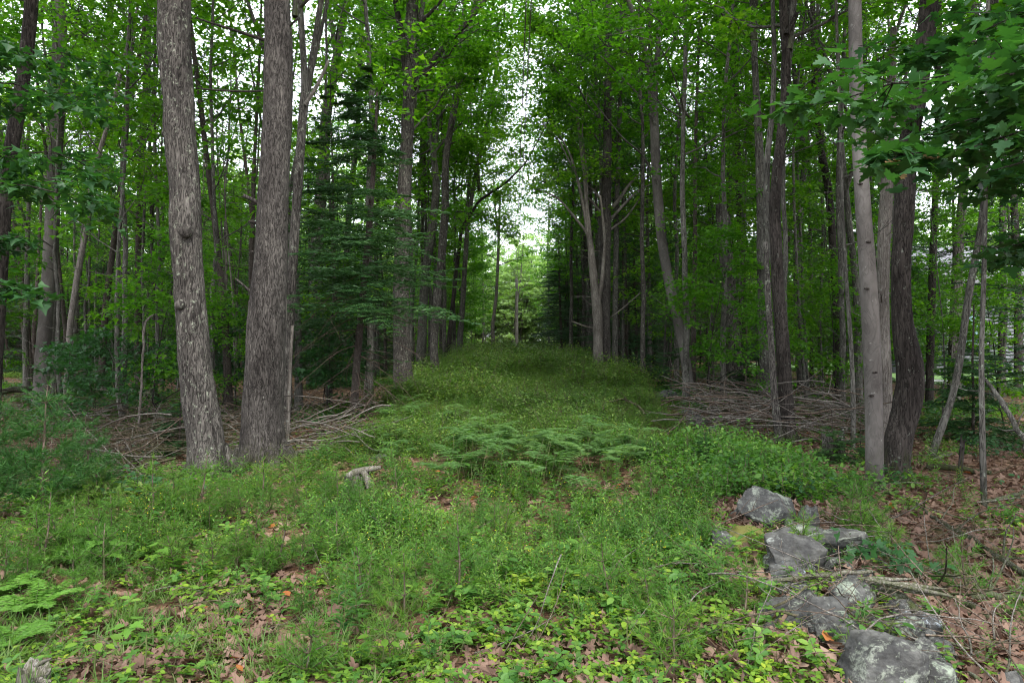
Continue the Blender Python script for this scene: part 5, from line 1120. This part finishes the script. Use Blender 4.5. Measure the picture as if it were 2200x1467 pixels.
FALL = [
 ('weathered bare branch lying across the top of the stone pile', [(1634, 1282, 7), (1700, 1276, 10), (1790, 1266, 10), (1873, 1258, 8)], 'dead_wood', 3, .07),
 ('long thin reddish-brown stick lying across the lower stones', [(1597, 1360, 5), (1680, 1362, 6), (1800, 1360, 6), (1890, 1354, 5), (1940, 1330, 4)], 'twig', 4, .09),
 ('thin stick rising from the long stick over the dark layered stone', [(1662, 1358, 5), (1720, 1325, 5), (1780, 1290, 3)], 'twig', 1, .12),
 ('thick dark log slanting down the right litter from the leafy clump', [(1900, 1216, 10), (1960, 1245, 14), (2030, 1290, 15), (2085, 1320, 13), (2130, 1345, 9)], 'bark_dark', 3, .02),
 ('thin black branch running below the thick slanting log', [(1985, 1262, 7), (2050, 1310, 7), (2118, 1366, 5)], 'bark_dark', 2, .02),
 ('lichen-crusted log end entering from the right edge', [(2080, 1294, 8), (2120, 1297, 16), (2200, 1304, 20), (2280, 1312, 22)], 'bark_grey', 3, .03),
 ('long thin fallen stem curving from the pale trunk down to the right edge', [(1900, 1068, 5), (1960, 1085, 6), (2010, 1125, 7), (2098, 1178, 12), (2200, 1250, 14), (2280, 1300, 14)], 'bark', 8, .03),
 ('short pale-lichened broken limb at the right of the bottom boulder', [(1982, 1395, 9), (2040, 1425, 11), (2090, 1458, 10), (2120, 1490, 9)], 'bark_grey', 2, .02),
 ('thin tan snapped branch below the two small lichened stones', [(2000, 1382, 6), (2050, 1402, 6), (2110, 1418, 4)], 'dead_wood', 1, .03),
 ('short forked grey twig in the bottom right litter', [(2112, 1440, 7), (2130, 1410, 6), (2140, 1385, 4)], 'bark_grey', 2, .02),
 ('long curved half-barked log across the left woods', [(-40, 885, 12), (20, 868, 13), (90, 862, 14), (180, 866, 12), (240, 864, 10)], 'dead_wood', 2, .30),
 ('bleached log resting behind the curved half-barked log', [(245, 862, 8), (290, 866, 10), (340, 876, 7)], 'dead_wood', 0, .30),
 ('pale forked limb sloping down below the bleached log', [(228, 880, 7), (260, 895, 7), (300, 908, 7), (320, 918, 4)], 'dead_wood', 2, .10),
 ('straight grey stick pointing at the scaly tree in the left brushwood', [(225, 938, 6), (290, 936, 6), (370, 934, 5), (400, 934, 4)], 'twig', 3, .08),
 ('dark mossy stick low in the left brushwood', [(158, 972, 8), (200, 970, 8), (238, 972, 6)], 'bark_grey', 2, .06),
 ('thin pale stick in the herbs below the left brushwood', [(245, 1078, 4), (300, 1076, 5), (350, 1074, 3)], 'dead_wood', 0, .04),
 ('thick pale root-like branch curving out from the thick pine foot', [(590, 1002, 9), (640, 985, 12), (700, 972, 10), (720, 968, 6)], 'dead_wood', 4, .05),
 ('thin slanting stick crossing the herbs below the thick pine', [(596, 985, 4), (625, 1015, 4), (650, 1040, 3)], 'twig', 1, .10),
 ('slanting bleached limb propped over the right brushwood', [(1542, 840, 9), (1575, 880, 9), (1620, 915, 9), (1668, 938, 8)], 'dead_wood', 6, .14, (.35, .2, .05, 0)),
 ('long straight pale limb low in the right brushwood', [(1462, 935, 7), (1530, 922, 8), (1590, 912, 8)], 'dead_wood', 4, .10),
 ('pale curved limb between the dark double trunk and the brown stump', [(1762, 908, 7), (1800, 925, 8), (1820, 950, 6)], 'dead_wood', 3, .18),
 ('dark fallen log right of the dark double trunk', [(1715, 948, 8), (1760, 955, 12), (1830, 960, 10), (1860, 950, 7)], 'bark', 2, .03),
 ('mossy log lying far in the right woods behind the double trunk', [(1708, 838, 7), (1760, 836, 9), (1830, 838, 8)], 'bark_grey', 4, .12),
 ('straight dark log lying behind the elbow trunk', [(1990, 1010, 12), (2060, 1018, 13), (2130, 1026, 10)], 'bark_dark', 0, .03),
 ('small bare grey branch on the litter right of the elbow trunk', [(1995, 1002, 5), (2030, 992, 5), (2045, 985, 4)], 'dead_wood', 3, .06),
 ('moss-green branch reaching in from the right edge', [(2120, 1118, 7), (2160, 1105, 8), (2220, 1088, 9), (2280, 1075, 9)], 'bark_grey', 1, .15),
 ('thin bare branch arching over the shrubs right of the bracken', [(1300, 905, 3), (1340, 895, 4), (1375, 918, 5), (1385, 935, 4)], 'twig', 6, .35),
 ('thin pale stick lying in herbs left of the stone pile', [(1388, 1035, 2), (1420, 1028, 3), (1450, 1026, 2)], 'dead_wood', 0, .2),
 ('thick grey log half buried in the middle of the right brushwood', [(1530, 905, 10), (1600, 898, 13), (1690, 890, 12)], 'dead_wood', 3, .18),
 ('crossed bleached limb over the thick grey log in the right brushwood', [(1570, 870, 6), (1600, 900, 8), (1625, 940, 8)], 'dead_wood', 4, .28),
 ('dark rotten limb along the back of the right brushwood', [(1500, 870, 7), (1580, 866, 9), (1650, 872, 7)], 'bark', 3, .22),
 ('thick brown limb through the left brushwood behind the scaly tree', [(250, 968, 9), (320, 958, 11), (400, 955, 9)], 'bark', 3, .12),
 ('forked pale limb on the left brushwood beside the scaly tree', [(300, 905, 7), (350, 925, 9), (395, 950, 7)], 'dead_wood', 4, .2),
 ('broken stub of grey limb leaning behind the right brushwood', [(1478, 880, 7), (1500, 862, 9), (1520, 850, 6)], 'dead_wood', 3, .15),
]
for k, f in enumerate(FALL):
    fallen('fallen_log' if ' log' in f[0].split(' in ')[0] else 'fallen_branch', f[0], f[1], f[2], 'log' if ' log' in f[0].split(' in ')[0] else 'branch', f[3], f[4], None, 9, .10, 40 + k, f[5] if len(f) > 5 else ())
# rotten log at the stones, split lengthwise
rl = fallen('rotten_log', 'rotten splitting log lying on the stones beside the pale green stone', [(1862, 1288, 26), (1900, 1298, 34), (1945, 1318, 30), (1978, 1338, 14)], 'bark', 'log', 0, .03, None, 16, .25, 91)
for k in range(5):
    x, y, z = px2ground(1885 + k * 20, 1292 + k * 9); rng = np.random.RandomState(k)
    mb = MB(); p = curve([[0, 0, 0]], [[.9, -.45, .05]], .3, 6, rng, 0, .06); tubes(mb, p, np.array([.004, .014, .016, .012, .008, .002])[None], 6, 0, rough=.2)
    c = link('splinter', mb.mesh('splinter', M['dead_wood']), rl); c.location = np.array([x - .12, y, z + .13 + .01 * k]) - np.array(rl.location)
# dead leaning branch at the far right
P = np.array([at(2200, 945, 6.5), at(2165, 880, 6.7), at(2130, 830, 6.9), at(2105, 800, 7.0)]); P = np.vstack([[P[0] + [.5, -.1, -.75]], P])
_fall('leaning_branch', 'bare grey branch leaning up out of the far right edge', P, [.03, .028, .024, .018, .012], 'bark_grey', 'branch', 8, None, 8, .1, 3)
P = np.array([at(296, 800, 12), at(308, 740, 12), at(308, 700, 12), at(322, 672, 12), at(330, 676, 12)]); P[0][2] = gz(P[0][0], 12) 
_fall('bent_dead_sapling', 'crooked whitish dead sapling hooked over at the top left of the scaly tree', P, [.02, .02, .02, .02, .008], 'dead_wood', 'dead tree', 2, None, 7, .15, 4)

# brushwood heaps: uncounted thin sticks
def brush(name, label, boxes, n, seed, mats=('twig',), L=(.5, 1.8), r=(.004, .013), h=.35):
    rng = np.random.RandomState(seed); mb = MB()
    for (xa, ya, xb, yb, wgt) in boxes:
        for _ in range(int(n * wgt)):
            px, py = rng.uniform(xa, xb), rng.uniform(ya, yb); x, y, z = px2ground(px, py); a = rng.normal(0, .85) + (pi if rng.rand() < .5 else 0)
            l = rng.uniform(*L); p = curve([[x - cos(a) * l / 2, y - sin(a) * l / 2, 0]], [[cos(a), sin(a), 0]], l, 8, rng, 0, .10)
            p[0, :, 2] = (p[0, :, 2] - p[0, :, 2].min()) * 1.0 + ground(p[0, :, 0], p[0, :, 1]) + .02 + rng.uniform(0, h) ** 1.5 + np.linspace(0, rng.uniform(-.02, .28), 8)
            rad = rng.uniform(*r); tubes(mb, p, np.linspace(rad, rad * .35, 8)[None], 4, rng.randint(len(mats)))
            for _k in range(rng.randint(0, 4)):
                q = curve([p[0, rng.randint(2, 7)]], [norm(p[0, -1] - p[0, 0]) + rng.normal(0, .6, 3)], l * rng.uniform(.15, .4), 5, rng, 0, .16); tubes(mb, q, np.linspace(rad * .5, rad * .2, 5)[None], 3, 0)
    tag(link(name, mb.mesh(name, [M[m] for m in mats], True)), label, 'brushwood', kind='stuff')
brush('left_brushwood', 'tangle of thin dead sticks on the litter behind the scaly tree', [(150, 890, 420, 1010, .45), (430, 880, 560, 990, .2), (600, 880, 790, 1000, .2), (150, 1000, 330, 1060, .12), (0, 870, 180, 960, .1)], 520, 61, ('twig', 'dead_wood'), (.5, 2.0), (.005, .016), .42)
brush('right_brushwood', 'heap of grey dead sticks between the bracken and the dark double trunk', [(1480, 860, 1660, 950, .5), (1640, 890, 1840, 970, .4), (1720, 840, 1860, 880, .1)], 400, 62, ('dead_wood', 'twig'), (.5, 2.0), (.005, .018), .6)
brush('litter_twigs', 'thin fallen twigs scattered over the right leaf litter', [(1600, 1150, 2200, 1460, .6), (1750, 1000, 2200, 1200, .4)], 150, 63, ('twig', 'dead_wood'), (.2, .9), (.002, .007), .08)
brush('clearing_twigs', 'thin fallen twigs scattered among the foreground herbs', [(100, 1150, 1600, 1460, 1)], 60, 64, ('twig', 'dead_wood'), (.15, .6), (.0015, .005), .05)

# ------------------------------------------------------------------ GROUND COVER
rng = np.random.RandomState(900)
# dead leaves
dl = [deadleaf_mesh(k, ('dead', 'dead', 'dead', 'dead', 'dead', 'dead_orange')[k % 6 if k < 6 else 0], (LEAF_OAK, LEAF_MAPLE, LEAF_OVAL)[k % 3]) for k in range(12)]
def w_litter(x, y):
    side = np.where((x > edge_r(y) - .4) | (x < edge_l(y) + .4), 1.0, 0)
    return np.clip(.30 + .75 * side + .6 * patchy(x, y, 3, 1.1, .0, .4) * (y < 8), 0, 1)
p = place(rng, 22000, -14, 14, 2.2, 17, w_litter); n = len(p); p[:, 2] += .012 + rng.uniform(0, .02, n)
scatter('dead_leaves', 'curled brown fallen oak and maple leaves covering the woodland floor', 'leaves', dl, p, yaw(rng, n, .45), rng.uniform(.045, .095, n) * (1 + .02 * p[:, 1]), rng.choice(12, n, p=np.r_[np.full(5, .0898), .012, np.full(6, .0898)] / (.0898 * 11 + .012)))
# grass
gr = [grass_mesh(k, 26, .09 + .025 * (k % 4)) for k in range(6)]
def w_grass(x, y): return np.where((x > edge_r(y)) | (y > 9), .02, .12 + .95 * patchy(x, y, 8, .55, -.15, .25) * sstep(1.4, -.6, x - .25 * y) * (y < 6.8))
p = place(rng, 900, -5, 4, 2.3, 10, w_grass); n = len(p)
scatter('grass', 'fine sparse woodland grass among the herbs', 'grass', gr, p, yaw(rng, n, .15), rng.uniform(.6, 1.2, n), rng.randint(0, 6, n))
# low trifoliate plants
be = [berry_mesh(k, 6 + k % 3, .036, .07) for k in range(6)] + [berry_mesh(20 + k, 4, .052, .10, LEAF_OVAL, 'aster', .06) for k in range(2)]
def w_berry(x, y):
    c = .85 * np.exp(-((x - .75) / .95) ** 2) * sstep(6.2, 4.8, y); b = .50 * patchy(x, y, 21, 1.2, -.35, .3)
    return np.clip(c + b * np.where(x > edge_r(y), .07, 1), 0, 1) * np.where(y < 8, 1, .3)
p = place(rng, 3600, -6, 6, 2.2, 12, w_berry); n = len(p)
scatter('low_herbs', 'bright low three-leaved ground plants between the leaf litter', 'ground cover', be, p, yaw(rng, n, .2), rng.uniform(.5, 1.3, n) * np.interp(p[:, 1], [2.5, 4.5], [.72, 1]), rng.randint(0, 8, n))
# upright herbs
asr = [aster_mesh(k, .24 + .06 * (k % 4), 16, k % 9 == 3, .062 + .012 * (k % 3)) for k in range(9)]
def w_as(x, y):
    inside = (x > edge_l(y) + .1) & (x < edge_r(y) + .1); near_ = sstep(3.2, 5.6, y)
    return np.where(inside, (.05 + .95 * near_ * (1 - .75 * sstep(9.5, 12, y))) * (.12 + .9 * patchy(x, y, 31, .9, -.05, .25)), .02)
p = place(rng, 2300, -6, 6, 2.5, 13, w_as); n = len(p)
scatter('upright_herbs', 'dense upright leafy herbs with a few tiny yellow flowers', 'ground cover', asr, p, yaw(rng, n, .15), rng.uniform(.6, 1.25, n) * np.interp(p[:, 1], [3, 5, 7, 10], [.5, .72, .95, 1.05]), rng.randint(0, 9, n))
# shrubs covering the strip
sh = [shrub_mesh(k, .36 + .10 * (k % 3), .40, 300, .036) for k in range(7)]
def w_sh(x, y):
    inside = (x > edge_l(y) - .1 - .015 * np.maximum(y - 16, 0)) & (x < edge_r(y) + .1 + .015 * np.maximum(y - 16, 0))
    return np.where(inside, sstep(9.0, 11.0, y + .5 * np.abs(x)), .0) * (.55 + .5 * patchy(x, y, 41, .5, -.3, .1))
p = place(rng, 5200, -7, 9, 8.5, 62, w_sh, 0); n = len(p)
scatter('clearing_shrubs', 'knee-high mass of small-leaved huckleberry shrubs filling the clearing', 'undergrowth', sh, p, yaw(rng, n, .12), (.5 + .85 * patchy(p[:, 0], p[:, 1], 43, .9, -.3, .5)) * rng.uniform(.65, 1.45, n) * (1 + .006 * p[:, 1]) * np.interp(p[:, 1], [9, 12, 19], [.5, .68, 1]), rng.randint(0, 7, n))
p = place(rng, 900, -5, 6, 10, 40, lambda x, y: ((x > edge_l(y)) & (x < edge_r(y))) * patchy(x, y, 44, .6, -.1, .3), 0); n = len(p)
scatter('clearing_herbs', 'taller broad-leaved herbs standing up through the clearing shrubs', 'undergrowth', [aster_mesh(140 + k, .6, 22, False, .085, LEAF_LANCE) for k in range(4)], p, yaw(rng, n, .2), rng.uniform(.6, 1.1, n) * np.interp(p[:, 1], [10, 19], [.6, 1]), rng.randint(0, 4, n))
shb = [shrub_mesh(60 + k, .34, .40, 150, .05, 'aster', LEAF_OVAL) for k in range(4)]
def w_rb(x, y): return np.exp(-((x - (2.55 + .1 * (y - 6))) / .55) ** 2) * sstep(6.1, 6.9, y) * sstep(11, 9, y)
p = place(rng, 210, 0, 7, 5, 11, w_rb); n = len(p)
scatter('leafy_undergrowth', 'bright leafy shrubs crowding behind the stone pile', 'undergrowth', shb, p, yaw(rng, n, .15), rng.uniform(.7, 1.2, n), rng.randint(0, 4, n))
# undergrowth of the woods
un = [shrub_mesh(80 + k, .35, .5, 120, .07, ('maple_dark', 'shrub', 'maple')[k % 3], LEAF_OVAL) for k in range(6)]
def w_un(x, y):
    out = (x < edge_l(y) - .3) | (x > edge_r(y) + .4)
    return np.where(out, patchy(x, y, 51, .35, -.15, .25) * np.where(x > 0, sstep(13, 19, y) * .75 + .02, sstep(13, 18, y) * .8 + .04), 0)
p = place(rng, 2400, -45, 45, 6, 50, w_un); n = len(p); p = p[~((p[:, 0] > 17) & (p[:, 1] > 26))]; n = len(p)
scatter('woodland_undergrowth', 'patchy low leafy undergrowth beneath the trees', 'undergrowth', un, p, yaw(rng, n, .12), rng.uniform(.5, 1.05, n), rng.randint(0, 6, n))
# seedlings of pine along the left foreground: uncounted small ones
ps = [pine_seedling_mesh(k, .26 + .05 * k, 'seedling', 12, .002, .06) for k in range(4)]
def w_ps(x, y): return np.clip(.9 * np.exp(-((x + 2.6 + .1 * (y - 5)) / 1.3) ** 2) * sstep(4.0, 5.2, y) * sstep(9, 7.5, y) + .08, 0, 1) * patchy(x, y, 61, 1.2, -.2, .2)
p = place(rng, 110, -6, 3, 3.2, 8, w_ps); n = len(p)
scatter('pine_seedling_growth', 'soft young pine seedlings crowding the left foreground', 'undergrowth', ps, p, yaw(rng, n, .08), rng.uniform(.6, 1.2, n), rng.randint(0, 4, n))

# bracken band, each plant a thing
BR = [bracken_mesh(k, .36 + .05 * (k % 3)) for k in range(5)]
BRP = [(840, 905), (880, 925), (925, 900), (965, 930), (1000, 950), (905, 965), (850, 960), (950, 975), (1010, 985), (1050, 1000), (1085, 985), (1120, 1005), (1150, 1018), (1185, 1000), (1215, 985),
       (1245, 1010), (1275, 990), (1300, 1008), (1335, 1000), (1170, 985), (1060, 965), (1110, 975), (1025, 930), (880, 990), (935, 1005), (1200, 1025), (1365, 985), (980, 1010), (860, 885), (1290, 975)]
for k, (bx2, by2) in enumerate(BRP + [(x + 17, y - 12) for x, y in BRP[::2]]):
    x, y, z = px2ground(bx2 + PY.uniform(-28, 28), by2 + 24 + PY.uniform(-34, 30))
    z0b = y
    o = link('bracken_fern', BR[k % 5], None, (x, y, z), rng.uniform(0, 6.3), rng.uniform(.65, 1.15)); lb = '%s blue-green bracken fern in the %s of the band crossing the clearing' % ('front-row' if z0b < 8.4 else 'middle-row' if z0b < 10 else 'back-row', 'left end' if x < -1.3 else 'left half' if x < -.4 else 'centre' if x < .35 else 'right half' if x < 1.1 else 'right end'); tag(o, lb, 'fern', lb)
# single foreground plants
def plant(name, me, px, py, s, label, cat='plant', tilt=0):
    x, y, z = px2ground(px, py); o = link(name, me, None, (x, y, z), 0, s, rot=(tilt, 0, PY.uniform(0, 6.3))); tag(o, label, cat); return o
LF = ladyfern_mesh(1, 9, .42); LF2 = ladyfern_mesh(2, 7, .36)
plant('lady_fern', LF, 75, 1330, .85, 'bright yellow-green fern with arching fronds on the lower left')
plant('lady_fern', LF2, 5, 1290, .9, 'bright fern cut by the left edge above the lower left fern')
plant('lady_fern', LF2, 20, 1400, .8, 'dark green fern just above the corner stump')
def seedling_leafy(seed, n, ls, h, tmpl, mat, spread=.10):
    return berry_like(seed, n, ls, h, tmpl, mat, spread)
def berry_like(seed, n, ls, h, tmpl, mat, spread):
    rng = np.random.RandomState(seed); mb = MB(); p = curve([[0, 0, 0]], [[.1, 0, 1]], h, 5, rng, 0, .05)[0]; tubes(mb, p, np.linspace(.005, .003, 5), 5, 0)
    a = np.arange(n) * 2.4 + rng.uniform(0, 6); e = np.column_stack([np.cos(a) * spread, np.sin(a) * spread, rng.uniform(-.02, .05, n)]) + p[-1] * [1, 1, 1] - np.column_stack([0 * a, 0 * a, rng.uniform(0, h * .3, n)])
    tubes(mb, np.stack([np.repeat(p[-1][None] * [1, 1, .9], n, 0), e], 1), np.full((n, 2), .0016), 3, 0)
    leaves(mb, e, np.column_stack([np.cos(a), np.sin(a), -.15 + 0 * a]), UP + rng.normal(0, .22, (n, 3)), ls * rng.uniform(.8, 1.15, n), tmpl, 1)
    return mb.mesh('seedling', [M['stem'], M[mat]])
mp1 = berry_like(1, 5, .17, .22, LEAF_MAPLE, 'fern_bright', .05); mp2 = berry_like(2, 8, .085, .2, LEAF_OVAL, 'aster', .06); mp3 = berry_like(3, 10, .065, .22, LEAF_OVAL, 'berry', .07); mp4 = berry_like(4, 5, .12, .18, LEAF_OAK, 'aster', .05)
kw_ = aster_mesh(50, .85, 26, False, .13); kw2 = aster_mesh(51, .55, 22, False, .12, LEAF_LANCE)
for me, px, py, s, lab in ((mp1, 222, 1225, .9, 'bright green maple seedling with broad lobed leaves over dark soil on the left'), (mp1, 355, 1215, .65, 'smaller bright maple seedling right of the broad one on the left'),
    (mp1, 275, 1395, .55, 'small maple seedling above the bottom left litter'), (mp2, 1062, 1262, .9, 'pale green broad-leaved seedling in the centre foreground'), (mp2, 1205, 1230, 1.0, 'tall five-leaved seedling right of the centre foreground'),
    (mp1, 1075, 1235, .6, 'maple seedling with light lobed leaves behind the centre seedling'), (mp4, 1178, 1320, .8, 'dark green oak seedling standing in the bright low herbs'), (mp2, 1083, 1400, .6, 'bluish dark seedling near the bottom centre'),
    (mp3, 820, 1445, 1.0, 'bright oval-leaved plant at the bottom left of centre'), (mp3, 1555, 1400, .8, 'light green leafy plant left of the lower stones'), (mp3, 1350, 1420, .9, 'light leafy plant at the bottom right of centre'),
    (mp3, 200, 1462, 1.0, 'bright leafy plant in the bottom left beside the corner stump'), (mp4, 310, 1450, 1.0, 'dark lobed seedling at the bottom left'), (mp2, 1840, 1395, .75, 'cluster of round green leaves above the large rounded boulder'),
    (mp3, 1790, 1285, .6, 'small green plant growing between the slab and the weathered branch'), (mp3, 1700, 1300, .5, 'tiny green plant on the litter below the pale green slab'), (mp2, 1905, 1395, .7, 'leafy seedling right of the orange dead leaf'),
    (mp2, 300, 1150, .95, 'round-leaved seedling cluster in the left foreground herbs'), (mp2, 350, 1160, .85, 'second round-leaved seedling right of the first cluster on the left'), (mp2, 1000, 1040, 1.0, 'broad-leaved seedling just below the bracken band'),
    (mp3, 2030, 1230, .6, 'small green plant beside the thick slanting log'), (mp4, 2150, 1330, .7, 'dark seedling in front of the lichen-crusted log end'), (mp2, 1960, 1300, .5, 'small three-leaved plant by the rotten log end')):
    plant('seedling', me, px, py, s, lab)
for px, py, s, me, lab in ((115, 1130, .75, kw_, 'tall leafy herb with layered drooping leaves on the far left'), (40, 1190, .7, kw_, 'tall leafy herb left of the layered one at the left edge'), (925, 1440, .62, kw2, 'dark blue-green upright weed with drooping leaves near bottom centre-left'),
    (770, 1370, .8, kw2, 'broad bushy weed with pointed leaves at bottom left of centre'), (735, 1395, .7, kw2, 'bushy pointed-leaved weed beside the broad one'), (1440, 1120, .8, kw2, 'upright weed in front of the bright shrubs left of the stones'),
    (700, 1250, .7, kw2, 'dense pointed-leaved weed in the left centre herbs'), (650, 1330, .7, kw2, 'pointed-leaved weed left of the fluffy pine seedlings'), (1615, 1200, .45, kw2, 'thin leafy shoot with pale top in front of the stone pile')):
    plant('leafy_weed', me, px, py, s, lab)
ws = [pine_seedling_mesh(70 + k, .45 + .1 * k, 'seedling', 14, .0022, .075) for k in range(3)]
WS = ((845, 1290, .8, 'fluffy pale pine seedling in the centre-left foreground'), (870, 1350, .8, 'yellowish pine seedling in front of the fluffy pale one'), (985, 1290, .8, 'slim upright pine seedling left of the centre seedling'), (1010, 1175, .7, 'soft pine seedling behind the slim upright one'),
    (330, 1120, 1.0, 'bushy bright pine seedling below the scaly tree'), (430, 1130, 1.0, 'bushy pine seedling right of the bright one below the scaly tree'), (375, 1100, 1.0, 'tall soft pine seedling at the foot of the scaly tree'), (240, 1180, .8, 'loose pine seedling left of the bushy ones'),
    (90, 1240, .9, 'yellow-green young fir in the left foreground'), (500, 1110, .8, 'dark soft pine seedling right of the scaly tree foot'), (1400, 1090, .8, 'dark pine seedling in the herbs right of centre'), (1395, 1330, .5, 'tiny fine-leaved conifer seedling right of the bright low herbs'), (780, 1130, .7, 'small conifer seedling below the split grey stump'), (160, 1300, .7, 'short young fir beside the bright fern'))
for k, (px, py, s, lab) in enumerate(WS): plant('pine_seedling', ws[k % 3], px, py, s, lab, 'seedling')
bigp = pine_seedling_mesh(90, 1.15, 'pine', 12, .0034, .095, .7)
plant('young_pine', bigp, 95, 1120, 1.05, 'young white pine with soft dark green needles before the curved log on the left', 'young tree'); plant('young_pine', bigp, 190, 1080, .75, 'smaller soft-needled pine right of the dark young pine on the left', 'young tree')
plant('young_pine', bigp, -20, 1130, 1.0, 'young pine half cut off by the left edge', 'young tree'); plant('young_pine', bigp, 1515, 1010, .42, 'bluish feathery young pine left of the brushwood heap', 'young tree')
# leafy clump by the stones
rng2 = np.random.RandomState(8); mb = MB(); n = 90; c = rng2.normal(0, 1, (n, 3)) * [.15, .1, .05] + [0, 0, .13]; leaves(mb, c, rng2.normal(0, 1, (n, 3)) * [1, 1, .3], UP + rng2.normal(0, .5, (n, 3)) + [0, -.4, 0], rng2.uniform(.04, .085, n), LEAF_MAPLE, 1)
for k in range(16):
    p = curve([[rng2.normal(0, .08), rng2.normal(0, .05), 0]], [[rng2.normal(0, .7), rng2.normal(0, .4), 1]], rng2.uniform(.15, .35), 5, rng2, 0, .1); tubes(mb, p, np.linspace(.003, .001, 5)[None], 3, 0)
plant('leafy_clump', mb.mesh('leafy_clump', [M['twig'], M['maple_dark']]), 1905, 1240, 1.0, 'dark twiggy clump of lobed green leaves beside the long low boulder')
for k, (px, py, s, lab) in enumerate(((1778, 1392, .12, 'bright orange dead oak leaf lying above the large rounded boulder'), (1440, 1165, .13, 'curled pale dead leaf cluster on the litter right of centre'), (365, 1345, .14, 'large pale curled oak leaf on the left grassy patch'), (1050, 1320, .11, 'pinkish dead leaf beside the bright low herbs'), (482, 1275, .09, 'tan dead leaf in the left grassy patch'))):
    x, y, z = px2ground(px, py); o = link('dead_leaf', dl[5 if k == 0 else (0, 1, 3, 4)[k - 1]], None, (x, y, z + .05), 0, s, rot=(.5, .1, 1 + k)); tag(o, lab, 'leaf')
